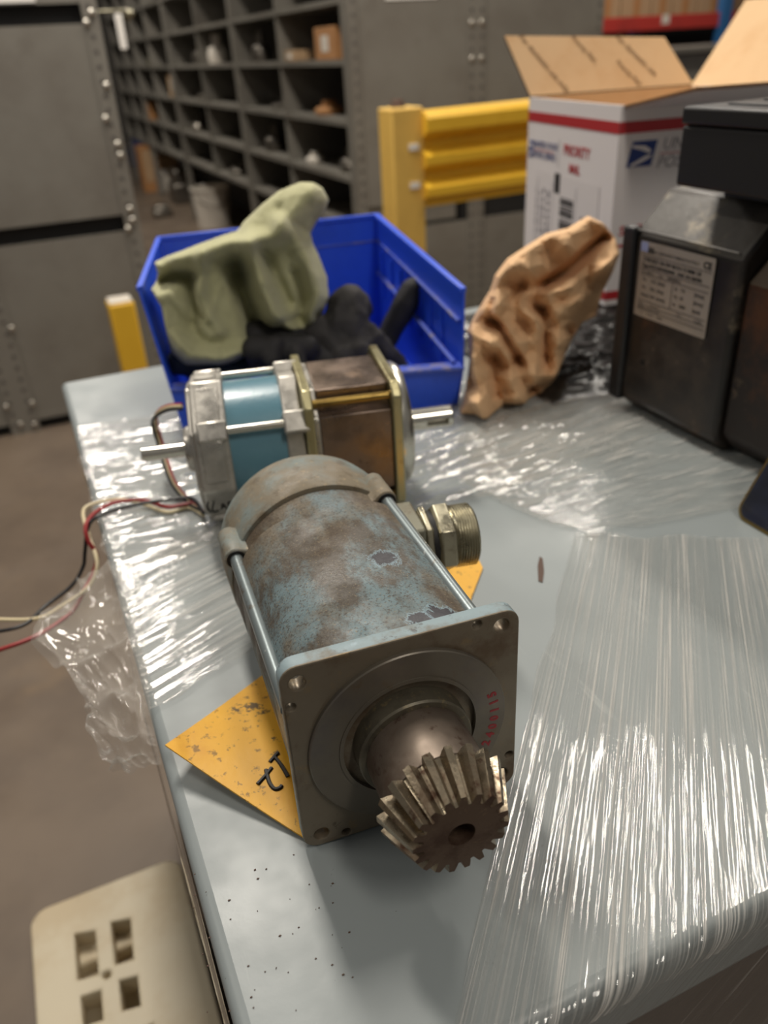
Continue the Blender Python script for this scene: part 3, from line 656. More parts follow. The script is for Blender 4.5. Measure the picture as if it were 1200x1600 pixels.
for k in range(7):
    t = .08+.12*k; a = BRt.lerp(FRt, t)+Vector((-.001, 0, -.04)); lowz = .02
    b = NB(); box(b, a.x-.0045, a.x-.001, a.y-.003, a.y+.003, max(.03, a.z-.06), a.z); obj('rib', shift(b, BL0), 'bin', rw)

# ------------------------------------------------------------------ soft things: unions of rounded bodies, remeshed
def soft(name, parts, m, voxel, label, cat, group=None, smooth=8, disp=(), base=None):
    """parts: lists of (point, radius) chains; capsules are merged into one skin"""
    b = NB()
    for ch in parts:
        for (p, r), (q, s) in zip(ch, ch[1:]):
            n = max(2, int((Vector(q)-Vector(p)).length/(min(r, s)*.45)))
            for k in range(n+1):
                t = k/n; c = Vector(p).lerp(Vector(q), t); rr = r+(s-r)*t
                bmesh.ops.create_icosphere(b, subdivisions=2, radius=rr, matrix=Matrix.Translation(c))
    me = bpy.data.meshes.new('tmp'); b.to_mesh(me); b.free()
    o = bpy.data.objects.new('tmp', me); COL.objects.link(o)
    rm = o.modifiers.new('r', 'REMESH'); rm.mode = 'VOXEL'; rm.voxel_size = voxel
    sm = o.modifiers.new('s', 'SMOOTH'); sm.factor = .5; sm.iterations = smooth
    me = baked(o, m)
    bm = NB(); bm.from_mesh(me); bm.normal_update()
    if disp:
        new = []
        for v in bm.verts:
            d = 0
            for sc, am, kind, off in disp:
                s3 = sc if isinstance(sc, tuple) else (sc, sc, sc); p = Vector((v.co.x*s3[0], v.co.y*s3[1], v.co.z*s3[2]))+Vector((off, off*.7, off*1.3))
                n_ = mnoise.noise(p)
                d += am*((1-abs(n_)*2.2) if kind == 'ridge' else n_)
            new.append(v.co+v.normal*d)
        for v, c in zip(bm.verts, new): v.co = c
    for f in bm.faces: f.smooth = True
    loc = Vector(base) if base else Vector((0, 0, 0))
    shift(bm, loc); me2 = bpy.data.meshes.new(name); bm.to_mesh(me2); bm.free(); me2.materials.append(MT[m])
    return me2, loc
def q(px, py, Y, r): return (PY(px, py, Y), r)
def draped(outline, Yf, feats, dome, domew, back, res, base, dirn, crease=0, wr=0, seed=1, sc=7.8e-4):
    """a soft sheet-like body: an outline standing in a plane, bulged to both sides and modelled with ridges and hollows (all sizes in plane units)"""
    O = np.array(outline, float); x0, y0 = O.min(0)-res; x1, y1 = O.max(0)+res
    gx = np.arange(x0, x1+res, res); gy = np.arange(y0, y1+res, res); X, Y = np.meshgrid(gx, gy, indexing='ij')
    def near(P, closed):
        Pn = np.array(P, float); A = Pn; B = np.roll(Pn, -1, 0) if closed else Pn[1:]; A = A if closed else Pn[:-1]
        bd = np.full(X.shape, 1e9); bx = X.copy(); by = Y.copy()
        for (ax_, ay), (cx, cy) in zip(A, B):
            dx, dy = cx-ax_, cy-ay; t = np.clip(((X-ax_)*dx+(Y-ay)*dy)/(dx*dx+dy*dy+1e-9), 0, 1); px, py = ax_+t*dx, ay+t*dy
            d = np.hypot(X-px, Y-py); k = d < bd; bd = np.where(k, d, bd); bx = np.where(k, px, bx); by = np.where(k, py, by)
        return bd, bx, by
    ins = np.zeros(X.shape, bool)
    for (ax_, ay), (cx, cy) in zip(O, np.roll(O, -1, 0)):
        c = ((ay > Y) != (cy > Y)); ins ^= c & (X < (cx-ax_)*(Y-ay)/((cy-ay) if cy != ay else 1e-9)+ax_)
    d, bx, by = near(O, True); nearo = (~ins) & (d < res*1.5)
    Xs = np.where(nearo, bx, X); Ys = np.where(nearo, by, Y); d = np.where(ins, d, 0)
    t = np.clip(d/domew, 0, 1); D = np.sqrt(1-(1-t)**2); off = dome*D; fade = np.clip(d/9, 0, 1)
    for pts, w, h, kind in feats:
        dd = near(pts, False)[0] if len(pts) > 1 else np.hypot(X-pts[0][0], Y-pts[0][1])
        off += h*fade*(np.exp(-(dd/w)**2) if kind == 'r' else np.clip(1-dd/w, 0, 1))
    if wr: off += wr*fade*((1-np.abs(vnoise(X*.035+Y*.012, Y*.02-X*.008, seed)))**3+.5*(1-np.abs(vnoise(X*.06-Y*.03, Y*.05+X*.02, seed+1)))**3)
    if crease:
        rs = RS(seed+2); wx = X+14*vnoise(X*.016, Y*.016, seed+3); wy = Y+14*vnoise(X*.016+7, Y*.016, seed+4)
        for i in range(9):
            a = rs.uniform(0, math.pi); f = rs.uniform(.012, .034); q_ = (wx*math.cos(a)+wy*math.sin(a))*f+rs.rand()
            off += crease*fade*(np.abs(q_-np.floor(q_)-.5)*2-.5)*.02/f
    off = np.where(ins, off, 0); ok = ins | nearo
    bm = NB(); F, Bk = {}, {}; dirn = Vector(dirn).normalized()
    nx, ny = X.shape
    for i in range(nx):
        for j in range(ny):
            if ok[i, j]:
                p = PY(Xs[i, j], Ys[i, j], Yf(Ys[i, j])); o_ = max(off[i, j], -.9*back*D[i, j])
                f = p+dirn*o_; g_ = p-dirn*(back*D[i, j]+.0004)
                f.z = max(f.z, .0035); g_.z = max(g_.z, .0035)
                F[i, j] = bm.verts.new(f-base); Bk[i, j] = F[i, j] if not ins[i, j] else bm.verts.new(g_-base)
    for i in range(nx-1):
        for j in range(ny-1):
            K = ((i, j), (i+1, j), (i+1, j+1), (i, j+1))
            if all(k in F for k in K) and any(ins[k] for k in K):
                bm.faces.new([F[k] for k in K])
                try: bm.faces.new([Bk[k] for k in K[::-1]])
                except ValueError: pass
    bmesh.ops.recalc_face_normals(bm, faces=bm.faces[:])
    return bm
glove_outline = [(470, 283), (490, 285), (504, 293), (514, 313), (508, 332), (494, 348), (486, 364), (490, 382), (499, 400), (512, 434), (514, 464), (506, 488), (494, 506), (474, 522), (455, 520), (438, 512), (420, 520), (402, 545), (372, 566), (345, 572), (290, 574), (266, 550), (257, 505), (252, 478), (235, 452), (243, 441), (246, 428), (241, 409), (262, 399), (282, 392), (307, 382), (345, 368), (371, 360), (381, 345), (410, 318), (435, 298)]
glove_feats = [
 ([(482, 303), (462, 330), (438, 354)], 17, .012, 'r'), ([(430, 372), (380, 378), (330, 388), (285, 402)], 15, .022, 'r'),
 ([(438, 350), (456, 372), (478, 415), (492, 455), (488, 492)], 15, .020, 'r'), ([(390, 384), (404, 428), (424, 480), (448, 512)], 13, .024, 'r'),
 ([(322, 398), (312, 430), (322, 470), (345, 512)], 11, .018, 'r'), ([(256, 462), (268, 510), (305, 546), (350, 552), (385, 540)], 14, .024, 'r'),
 ([(262, 446), (290, 478), (330, 520)], 9, .010, 'r'),
 ([(366, 412), (374, 440), (392, 490), (404, 524)], 14, -.050, 'r'), ([(372, 424)], 20, -.030, 'r'),
 ([(258, 438), (275, 430), (298, 432)], 12, -.042, 'r'), ([(300, 450), (306, 500)], 9, -.018, 'r'),
 ([(414, 392), (430, 430), (450, 470)], 9, -.014, 'r'), ([(462, 425), (472, 462), (468, 492)], 9, -.016, 'r'), ([(496, 492)], 9, -.02, 'r'), ([(440, 500), (470, 500)], 7, -.008, 'r'),
 ([(436, 330), (452, 350), (470, 362)], 8, -.007, 'r'), ([(246, 410), (258, 424), (240, 450)], 5, .006, 'r'),
]
GB = Vector((.2, .88, .02))
gbm = draped(glove_outline, lambda y: .885, glove_feats, .034, 34, .05, 2.6, GB, (-.24, -.93, .20), wr=.0035, seed=5)
gl = thing('work_glove', 'sage green suede work glove draped over the left of the blue bin', 'glove', GB)
go = obj('glove_shell', gbm, 'glove_green', gl, smooth=180); sm_ = go.modifiers.new('soft', 'SMOOTH'); sm_.factor = .5; sm_.iterations = 4
me, loc = soft('cuff', [[q(300, 545, .88, .016), q(285, 566, .88, .016), q(330, 580, .87, .016), q(385, 572, .87, .012)]], 'glove_cuff', .003, '', '', smooth=4, disp=[(40, .003, 'ridge', 5)], base=GB)
obj('cuff', me, None, gl, label='dark blue-grey lining and cuff')
# charcoal gloves
cg = [
 [q(545, 478, .86, .024), q(540, 510, .85, .026), q(560, 540, .84, .022), q(530, 560, .83, .02)],
 [q(535, 475, .87, .018), q(560, 480, .87, .016)],
 [q(575, 515, .835, .010), q(600, 545, .83, .0095), q(632, 578, .825, .0085)],
 [q(585, 530, .845, .011), q(615, 560, .84, .010), q(640, 585, .835, .009)],
 [q(560, 545, .82, .010), q(590, 570, .815, .009), q(612, 590, .81, .008)],
 [q(500, 520, .86, .02), q(520, 545, .84, .02)],
]
me, loc = soft('knit_glove', cg, 'glove_grey', .003, '', '', smooth=4, disp=[(40, .0025, 'ridge', 2), (90, .001, 'n', 4)], base=(.33, .85, .02))
tag(obj('work_glove', me, None), 'charcoal knit work glove lying palm up in the middle of the bin', 'glove').location = loc
bg = [
 [q(646, 454, .875, .0165), q(634, 474, .875, .0165), q(612, 512, .88, .015), q(600, 545, .88, .013), q(590, 575, .885, .016)],
 [q(600, 570, .89, .018), q(560, 590, .90, .02)],
]
me, loc = soft('black_glove', bg, 'glove_black', .003, '', '', smooth=4, disp=[(60, .0015, 'n', 2)], base=(.38, .9, .02))
tag(obj('work_glove', me, None), 'black coated glove with one finger pointing up at the right of the bin', 'glove').location = loc
kg = [
 [q(398, 528, .872, .020), q(440, 528, .872, .024), q(478, 524, .87, .020)],
 [q(400, 545, .83, .016), q(440, 545, .83, .018), q(480, 545, .83, .016)],
 [q(410, 560, .84, .02), q(470, 560, .84, .022), q(510, 565, .83, .018)],
 [q(430, 540, .82, .011), q(425, 565, .81, .010)], [q(460, 550, .815, .011), q(468, 575, .805, .010)],
]
me, loc = soft('dark_glove', kg, 'glove_black', .003, '', '', smooth=4, disp=[(50, .002, 'n', 6)], base=(.27, .84, .02))
tag(obj('work_glove', me, None), 'dark glove bunched under the sage green glove at the bin front', 'glove').location = loc

# ------------------------------------------------------------------ crumpled kraft paper
def paper():
    out = [(918, 337), (944, 350), (962, 374), (968, 397), (957, 426), (940, 460), (931, 495), (910, 504), (892, 534), (881, 560), (871, 586), (862, 603), (845, 621), (829, 627), (810, 638), (784, 653), (754, 660), (728, 660), (714, 654), (723, 629), (728, 603), (734, 560), (730, 517), (745, 486), (767, 452), (773, 430), (793, 404), (823, 384), (853, 365), (888, 356)]
    ft = [
     ([(916, 341), (871, 365), (810, 404), (780, 443), (784, 486), (806, 534), (823, 556)], 26, .024, 't'),
     ([(853, 456), (871, 508), (866, 551), (870, 575)], 20, .024, 't'), ([(853, 456), (884, 448), (923, 426), (962, 395)], 18, .026, 't'),
     ([(739, 499), (745, 551), (749, 595), (758, 640)], 16, .018, 't'), ([(795, 556), (801, 595), (819, 621)], 15, .018, 't'), ([(836, 495), (840, 547), (832, 595)], 14, .016, 't'),
     ([(824, 420), (850, 412), (880, 385)], 14, .012, 't'), ([(905, 470), (925, 450)], 14, .012, 't'), ([(760, 600), (785, 640)], 12, .010, 't'),
     ([(849, 446), (884, 424), (920, 392), (950, 366)], 13, -.060, 't'), ([(827, 473), (846, 486)], 14, -.036, 't'), ([(771, 500), (797, 534), (812, 566)], 13, -.034, 't'),
     ([(832, 606)], 12, -.035, 't'), ([(888, 517)], 16, -.018, 't'), ([(772, 560), (776, 610)], 12, -.020, 't'), ([(818, 440), (800, 470)], 11, -.014, 't'), ([(852, 520), (855, 570)], 9, -.016, 't'), ([(770, 470), (762, 500)], 9, -.016, 't')]
    base = Vector((.48, .75, 0))
    Yf = lambda y: .735+(660-y)/323*.06
    bm = draped(out, Yf, ft, .030, 30, .045, 3.2, base, (-.52, -.80, .24), crease=.010, seed=33, sc=7.4e-4)
    bmesh.ops.triangulate(bm, faces=bm.faces[:])
    me = me_from(bm, 'tmp', 'kraft', 0); o = bpy.data.objects.new('tmp', me); COL.objects.link(o)
    dc = o.modifiers.new('d', 'DECIMATE'); dc.ratio = .10
    me = baked(o, 'kraft'); me.name = 'crumpled_paper'; me.polygons.foreach_set('use_smooth', [True]*len(me.polygons)); me.set_sharp_from_angle(angle=R(17))
    o = obj('crumpled_paper', me, None); o.location = base
    tag(o, 'crumpled wad of brown kraft paper leaning beside the blue bin', 'paper')
paper()

# ------------------------------------------------------------------ dark film heap below the carton
def heap():
    nu, nv = 150, 130
    u = np.linspace(0, 1, nu)[:, None]; v = np.linspace(0, 1, nv)[None, :]
    x = .50+.46*u+.0*v; y = .70+.36*v+.0*u-.06*u
    edge = np.minimum(np.minimum(u, 1-u), np.minimum(v, 1-v))*1.0+0*x
    e = np.clip(edge/.12, 0, 1); n1 = vnoise(x*20, y*46, 91); n2 = vnoise(x*60+y*20, y*90, 92)
    z = .002+e*(.011+.009*(1-np.abs(n1))**2+.005*(1-np.abs(n2))**2)
    P = np.stack([x+0*z, y+0*z, z], -1); base = np.array([.72, .88, 0.])
    o = obj('black_film', grid_mesh('black_film', P-base, nu, nv, 'film_black'), None); o.location = base
    tag(o, 'rumpled black plastic film lying under the white carton', 'plastic film')
heap()

# ------------------------------------------------------------------ white postal carton
CZ = .026
Cb = PZ(944, 478, CZ)
LD = Vector((.16, .987, 0)).normalized(); RD = Vector((.987, -.16, 0)).normalized(); UP = Vector((0, 0, 1))
BH, BLn, BW = PY(972, 165, Cb.y).z-CZ, .285, .285
bx = thing('postal_carton', 'open white postal carton with red stripe and barcode label behind the brown paper', 'box', Cb)
MB = basis((0, 0, 0), RD, LD)
th = .004
def panel(nm, x0, x1, y0, y1, z0, z1):
    """white outside, brown inside"""
    b = NB(); box(b, x0, x1, y0, y1, z0, z1, MB); me = me_from(b, nm, 'card_white', 0); me.materials.append(MT['card']); me.materials.append(MT['card_edge'])
    cx, cy = BW/2, BLn/2
    for p in me.polygons:
        c = MB.inverted() @ p.center; n = MB.inverted().to_3x3() @ p.normal
        if n.z > .9: p.material_index = 0
        elif (n.x*(cx-c.x)+n.y*(cy-c.y)) > .01: p.material_index = 1
    return obj(nm, me, None, bx)
wl = panel('left_panel', 0, th, 0, BLn, 0, BH); wf = panel('front_panel', th, BW, 0, th, 0, BH)
panel('right_panel', BW-th, BW, th, BLn, 0, BH); panel('back_panel', th, BW-th, BLn-th, BLn, 0, BH); panel('bottom_panel', th, BW-th, th, BLn-th, 0, th)
def flap_q(nm, pts, inner_up=True):
    """pts: hinge a, hinge b, tip b, tip a (carton local world-aligned), brown on the side of the given normal"""
    a, b_, c, d = [Vector(p) for p in pts]; n = (b_-a).cross(d-a).normalized()*th
    bm = NB(); hexa(bm, [a, b_, c, d], [p+n for p in (a, b_, c, d)])
    me = me_from(bm, nm, 'card_edge', 0); me.materials.append(MT['card']); me.materials.append(MT['card_white'])
    for p in me.polygons:
        s = p.normal.dot(n.normalized())
        if abs(s) > .9: p.material_index = 1 if (s > 0) == inner_up else 2
    return obj(nm, me, None, bx)
def lb(x, y, z): return MB @ Vector((x, y, z))
# back flap leaning away, right flap standing, front flap lifted towards the viewer
bt1 = PY(787, 58, Cb.y+BLn*LD.y+.05)-Cb; bt2 = PY(1036, 60, Cb.y+BLn*LD.y-.0)-Cb
fb_ = flap_q('back_flap', [lb(0, BLn, BH), lb(BW, BLn, BH), bt2, bt1], True)
rt = PY(1196, 5, Cb.y+.22)-Cb
flap_q('right_flap', [lb(BW, 0, BH), lb(BW, BLn, BH), lb(BW, BLn, BH)+Vector((.09, .0, .115)), lb(BW, 0, BH)+Vector((.09, 0, .115))], False)
tip = PY(1090, 136, Cb.y-.115)-Cb; flap_q('front_flap', [lb(th, 0, BH), lb(BW, 0, BH), tip+RD*(BW-.02), tip], False)
flap_q('left_flap', [lb(th, .01, BH-.004), lb(th, BLn-.01, BH-.004), lb(.016, BLn-.02, BH-.13), lb(.016, .02, BH-.13)], False)
# print on the left panel: x to the right (towards the viewer), y up
ML = basis(lb(-.0004, BLn, 0), -LD, UP); MFr = basis(lb(0, -.0004, 0), RD, UP)
def flat(nm, rects, m, M, par):
    b = NB()
    for x0, x1, y0, y1 in rects: prism(b, [(x0, y0), (x1, y0), (x1, y1), (x0, y1)], 0, .0002, M)
    return obj(nm, b, m, par, smooth=0)
def fpoly(nm, polys, m, M, par, h=.0003):
    b = NB()
    for pl in polys: prism(b, pl, 0, h, M)
    return obj(nm, b, m, par, smooth=0)
for z0_, z1_ in ((BH-.033, BH-.019), (.008, .020)):
    flat('red_stripe', [(0, BLn, z0_, z1_)], 'print_red', ML, wl); flat('red_stripe', [(0, BW, z0_, z1_)], 'print_red', MFr, wf)
def eagle(M, x, y, w, h, par):
    s = .22*h
    Q = lambda u, v: (x+u*w+v*s, y+v*h)
    fpoly('eagle_emblem', [[Q(0, 0), Q(1, 0), Q(1, 1), Q(0, 1)]], 'print_blue', M, par)
    for pl_ in ([Q(.02, .86), Q(.55, .80), Q(.84, .62), Q(.80, .50), Q(.40, .66), Q(.02, .76)], [Q(.10, .08), Q(.66, .40), Q(.92, .46), Q(.86, .32), Q(.60, .18), Q(.24, .02)]):
        fpoly('eagle_wing', [pl_], 'card_white', M, par, .0005)
def SX(k): return Matrix.Diagonal((k, 1, 1, 1))
TY = BH-.062
eagle(ML, .003, TY-.022, .020, .024, wl)
text('postal_print', 'UNITED STATES', .0130, 'print_blue', wl, ML @ Matrix.Translation((.029, TY-.006, 0)) @ SX(.86), shear=.2)
flat('postal_rule', [(.028, .098, TY-.010, TY-.009)], 'print_red', ML, wl)
text('postal_print', 'POSTAL SERVICE', .0130, 'print_blue', wl, ML @ Matrix.Translation((.026, TY-.021, 0)) @ SX(.80), shear=.2)
flat('divider_rule', [(.114, .1150, TY-.028, TY+.010)], 'print_grey', ML, wl)
text('postal_print', 'PRIORITY', .0195, 'print_red', wl, ML @ Matrix.Translation((.130, TY-.008, 0)) @ SX(.98), bold=.0004)
text('postal_print', 'MAIL', .0175, 'print_red', wl, ML @ Matrix.Translation((.150, TY-.031, 0)) @ SX(.9), bold=.0004)
lab = flat('shipping_label', [(.036, .246, .030, TY-.038)], 'label_paper', ML, wl)
ML3 = ML @ Matrix.Translation((0, 0, .0003))
rs = random.Random(7); y = .034
while y < TY-.066:
    w_ = rs.choice((.0016, .0024, .0040, .0060)); flat('barcode_bar', [(.128, .172, y, y+w_)], 'ink', ML3, lab); y += w_+rs.choice((.0016, .0026, .0042))
flat('black_block', [(.106, .124, TY-.064, TY-.036)], 'ink', ML3, lab)
for xr_ in (.100, .178, .046): flat('label_rule', [(xr_, xr_+.001, .03, TY-.05)], 'print_grey', ML3, lab)
adr = []
for col, (x0, x1) in enumerate(((.082, .093), (.066, .075), (.055, .060), (.040, .043), (.196, .204), (.209, .215))):
    y = .045
    while y < TY-.062-(.03 if col > 3 else 0):
        l_ = rs.uniform(.004, .012); adr.append((x0, x1-rs.uniform(0, .003), y, y+l_)); y += l_+rs.uniform(.002, .006)
o = flat('address_lines', adr, 'print_grey', ML3, lab); o['kind'] = 'stuff'
eagle(MFr, .014, BH-.074, .036, .031, wf)
text('postal_print', 'UNITED STATES', .021, 'print_grey', wf, MFr @ Matrix.Translation((.064, BH-.056, 0)), shear=.2)
flat('postal_rule', [(.062, .22, BH-.0612, BH-.060)], 'print_red', MFr, wf)
text('postal_print', 'POSTAL SERVICE', .021, 'print_grey', wf, MFr @ Matrix.Translation((.058, BH-.078, 0)), shear=.2)
text('postal_print', 'SHIPPING', .0175, 'print_red', wf, MFr @ Matrix.Translation((.012, BH-.160, 0)), shear=.1, bold=.0004)
flat('postal_rule', [(.010, .046, BH-.176, BH-.172)], 'print_red', MFr, wf)
# faint repeated lettering inside the back flap
e1 = (lb(BW, BLn, BH)-lb(0, BLn, BH)).normalized(); hn = (bt1-lb(0, BLn, BH)); hn = (hn-e1*hn.dot(e1))
def flap_text(u, v, s_, size):
    p = lb(0, BLn, BH).lerp(lb(BW, BLn, BH), u).lerp(bt1.lerp(bt2, u), v)
    d = (lb(0, BLn, BH)+(bt1-lb(0, BLn, BH))*0); dirn = ((lb(0, BLn, BH).lerp(lb(BW, BLn, BH), min(u+.14, 1)))-(bt1.lerp(bt2, u))).normalized()
    n_ = e1.cross(hn).normalized(); 
    if n_.y > 0: n_ = -n_
    yv = n_.cross(dirn)
    text('flap_print', s_, size, 'card_edge', fb_, basis(p+n_*(th+.0006), dirn, yv))
flap_text(.08, .98, 'For domestic use only', .0125); flap_text(.40, .97, 'Priority Mail', .0105); flap_text(.60, .50, 'Priority Mail', .0105); flap_text(.68, .98, 'For domestic use', .0125)

# ------------------------------------------------------------------ big black motor
AM = thing('black_motor', 'large grimy black motor with silver nameplate and terminal box at the right', 'motor', (.66, .5, 0))
AL = Vector((.66, .5, 0))
def xz_prism(b, pts, y0, y1):
    hexa(b, [Vector((x, y0, z)) for x, z in pts], [Vector((x, y1, z)) for x, z in pts]); return shift(b, AL)
sec = [(.560, .016), (.576, .002), (.76, .002), (.776, .014), (.776, .186), (.738, .226), (.598, .226), (.560, .187)]
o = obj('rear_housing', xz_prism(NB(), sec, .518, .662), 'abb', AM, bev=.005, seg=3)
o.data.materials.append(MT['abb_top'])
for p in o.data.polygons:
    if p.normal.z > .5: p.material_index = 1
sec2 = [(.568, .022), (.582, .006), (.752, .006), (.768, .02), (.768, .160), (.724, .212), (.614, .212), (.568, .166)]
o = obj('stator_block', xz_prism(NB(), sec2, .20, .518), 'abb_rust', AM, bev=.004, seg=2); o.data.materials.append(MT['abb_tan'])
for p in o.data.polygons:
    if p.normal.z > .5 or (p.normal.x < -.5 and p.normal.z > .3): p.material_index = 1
b = NB(); box(b, .5575, .5605, .522, .658, .190, .1925); obj('edge_seam', shift(b, AL), 'abb_top', AM, bev=.0008)
b = NB(); box(b, .554, .566, .654, .672, .012, .194); obj('end_cover', shift(b, AL), 'plastic_black', AM, bev=.003)
b = NB(); box(b, .600, .70, .42, .592, .20, .242); obj('terminal_neck', shift(b, AL), 'plastic_black', AM, bev=.002)
b = NB(); box(b, .554, .712, .40, .606, .238, .2878); tbx = obj('terminal_box', shift(b, AL), 'plastic_black', AM, bev=.003, seg=3)
b = NB(); box(b, .5528, .714, .398, .607, .2885, .3025); lid = obj('lid', shift(b, AL), 'plastic_black', tbx, bev=.0025, seg=3)
b = NB(); box(b, .582, .692, .42, .585, .3022, .3042); obj('lid_panel', shift(b, AL), 'plastic_black', lid, bev=.001)
for k in range(3):
    b = NB(); box(b, .612+.026*k, .618+.026*k, .43, .575, .3040, .3058); obj('lid_rib', shift(b, AL), 'plastic_black', lid, bev=.0008)
b = NB(); box(b, .5525, .5545, .478, .500, .2605, .2625); obj('moulded_mark', shift(b, AL), 'abb_top', tbx)
b = NB(); cyl(b, Vector((.5606, .628, .062))-AL, Vector((.5592, .628, .062))-AL, .003, 14); obj('screw', b, 'dark_hole', AM)
# nameplate: x along -y, y up
NPa = PY(1004, 376, .6465); MN = basis(Vector((.5591, .6475, .109))-AL, (0, -1, 0), (0, 0, 1))
npl = obj('nameplate', (lambda b: (prism(b, rrect(0, .100, 0, .0735, .002, 3), 0, .0008, MN), b)[1])(NB()), 'plate_alu', AM, smooth=0, label='silver printed nameplate')
MN2 = MN @ Matrix.Translation((0, 0, .0009))
flat('rule', [(.004, .097, y, y+.0005) for y in (.0605, .0475, .042, .0165, .0115, .0075)]+[(.050, .0505, .0165, .042)], 'ink', MN2, npl)
def NTx(x, y, s, size, bold=.0): text('nameplate_text', s, size, 'ink', npl, MN2 @ Matrix.Translation((x, y, 0)), bold=bold, depth=.00006)
NTx(.0065, .0635, 'ABB', .0075, .0003); NTx(.020, .0640, 'AC SERVOMOTOR', .0042); NTx(.052, .0640, 'MADE IN ITALY', .0042); NTx(.086, .0630, 'CE', .0085, .0003)
NTx(.006, .0550, 'TYPE 8C5 130 5W 00 B 0 13 0080 1/5', .0050, .0002); NTx(.005, .0495, 'Type 8C5130W05/M40 . 3HB 104 00/090', .0048, .0002)
NTx(.006, .0435, 'IEC 60034-1', .0034); NTx(.030, .0435, 'Date', .0034); NTx(.042, .0435, '22/02/2016', .0040, .0001)
for i, r_ in enumerate((('To', '15.5', '[Nm]', 'Io', '7.0', '[Arms]'), ('Vo', '96.2', '[Vac]', 'Vn', '43', '[Arms]'), ('Nmax', '5.00', '[r/min]', 'In', '5000', '[rpm]'))):
    for x, s_ in zip((.008, .020, .030, .054, .062, .080), r_): NTx(x, .0360-i*.0075, s_, .0044, .0001)
NTx(.005, .0127, 'IP 65', .0034); NTx(.022, .0127, 'TH. CL. F', .0034); NTx(.060, .0127, 'CL. F', .0034); NTx(.084, .0127, '5 pole', .0038)
NTx(.005, .0083, 'BRAKE   24 Vdc / 19 W', .0032); NTx(.010, .0030, 'S1      IC 410      IM B5', .0034)
flat('violet_patch', [(.001, .011, .064, .0728)], pm('violet_print', (150, 156, 196), .5), MN2, npl)

# ------------------------------------------------------------------ phone leaning on the black motor
def phone():
    phi = R(60); o0 = Vector((.4935, .4235, .001)); xv = Vector((0, -1, 0)); yv = Vector((math.cos(phi), 0, math.sin(phi)))
    ph = thing('smartphone', 'dark phone with gold frame leaning on the black motor at the right edge', 'phone', o0)
    M = basis((0, 0, 0), xv, yv)     # normal = x cross y points to the left and up
    b = NB(); prism(b, rrect(0, .0745, 0, .150, .0125, 8), -.0078, -.0006, M); obj('frame', b, 'phone_frame', ph, bev=.0018, seg=3)
    b = NB(); prism(b, rrect(.0032, .0713, .0032, .1468, .0100, 8), -.0010, .0002, M); obj('screen', b, 'phone_glass', ph, bev=.0004)
    b = NB(); prism(b, [(-.0003, .0195), (.0012, .0195), (.0012, .0213), (-.0003, .0213)], -.0078, -.0004, M); obj('antenna_band', b, 'zinc', ph)
phone()

# ------------------------------------------------------------------ yellow guard rail and yellow stub post
GY = 2.42
gr = thing('guard_rail', 'yellow ribbed steel guard rail and post behind the blue bin', 'guard rail', (1.15, GY, FZ))
p1 = PY(612, 200, GY); p2 = PY(662, 200, GY); zt = PY(640, 168, GY).z
GL = Vector((1.15, GY, FZ))
b = NB(); box(b, p1.x, p2.x, GY, GY+.1, FZ+.012, zt); obj('post', shift(b, GL), 'yellow_pale', gr, bev=.006, seg=3)
b = NB(); box(b, p1.x-.05, p2.x+.05, GY-.05, GY+.15, FZ, FZ+.012); obj('base_plate', shift(b, GL), 'yellow_pale', gr)
b = NB(); cyl(b, Vector((p1.x+.045, GY+.05, zt))-GL, Vector((p1.x+.045, GY+.05, zt+.022))-GL, .024, 14, .016); obj('post_bolt', b, 'rust_cap', gr)
for dz_ in (.10, .21):
    b = NB(); box(b, p1.x+.055, p2.x-.02, GY-.004, GY+.001, zt-dz_-.018, zt-dz_); obj('scuff_plate', shift(b, GL), 'paper', gr)
rz1, rz0 = PY(700, 170, GY).z, PY(700, 320, GY).z; Hh = rz1-rz0
prof = [(0, 1), (-.05, .985), (-.062, .93), (-.062, .80), (-.015, .70), (-.010, .62), (-.028, .60), (-.055, .55), (-.055, .46), (-.012, .36), (-.010, .30), (-.030, .27), (-.055, .22), (-.055, .13), (-.02, .07), (-.02, .0), (0, 0)]
b = NB(); pts = [(GY+.03+y, rz0+Hh*z) for y, z in prof]; xa, xb = p2.x-.004, p2.x+2.2
hexa(b, [Vector((xa, y, z)) for y, z in pts], [Vector((xb, y-.02, z+.03)) for y, z in pts]); obj('ribbed_rail', shift(b, GL), 'yellow_rail', gr, smooth=25)
b = NB(); box(b, xb-.1, xb, GY, GY+.1, FZ, zt+.03); obj('post', shift(b, GL), 'yellow_pale', gr, bev=.006)
SY = 2.62; s1, s2 = PY(172, 490, SY), PY(214, 490, SY); szt = PY(193, 474, SY).z
sp_ = thing('stub_post', 'short yellow square post with pale top left of the blue bin', 'post', ((s1.x+s2.x)/2, SY, FZ))
b = NB(); w2 = (s2.x-s1.x)/2; box(b, -w2, w2, 0, .09, .01, szt-FZ); obj('post', b, 'yellow_rail', sp_, bev=.008, seg=3)
b = NB(); box(b, -w2+.004, w2-.004, .004, .086, szt-FZ, szt-FZ+.006); obj('post_cap', b, 'white_part', sp_, bev=.003)
b = NB(); box(b, -w2-.04, w2+.04, -.04, .13, 0, .01); obj('base_plate', b, 'yellow_rail', sp_)

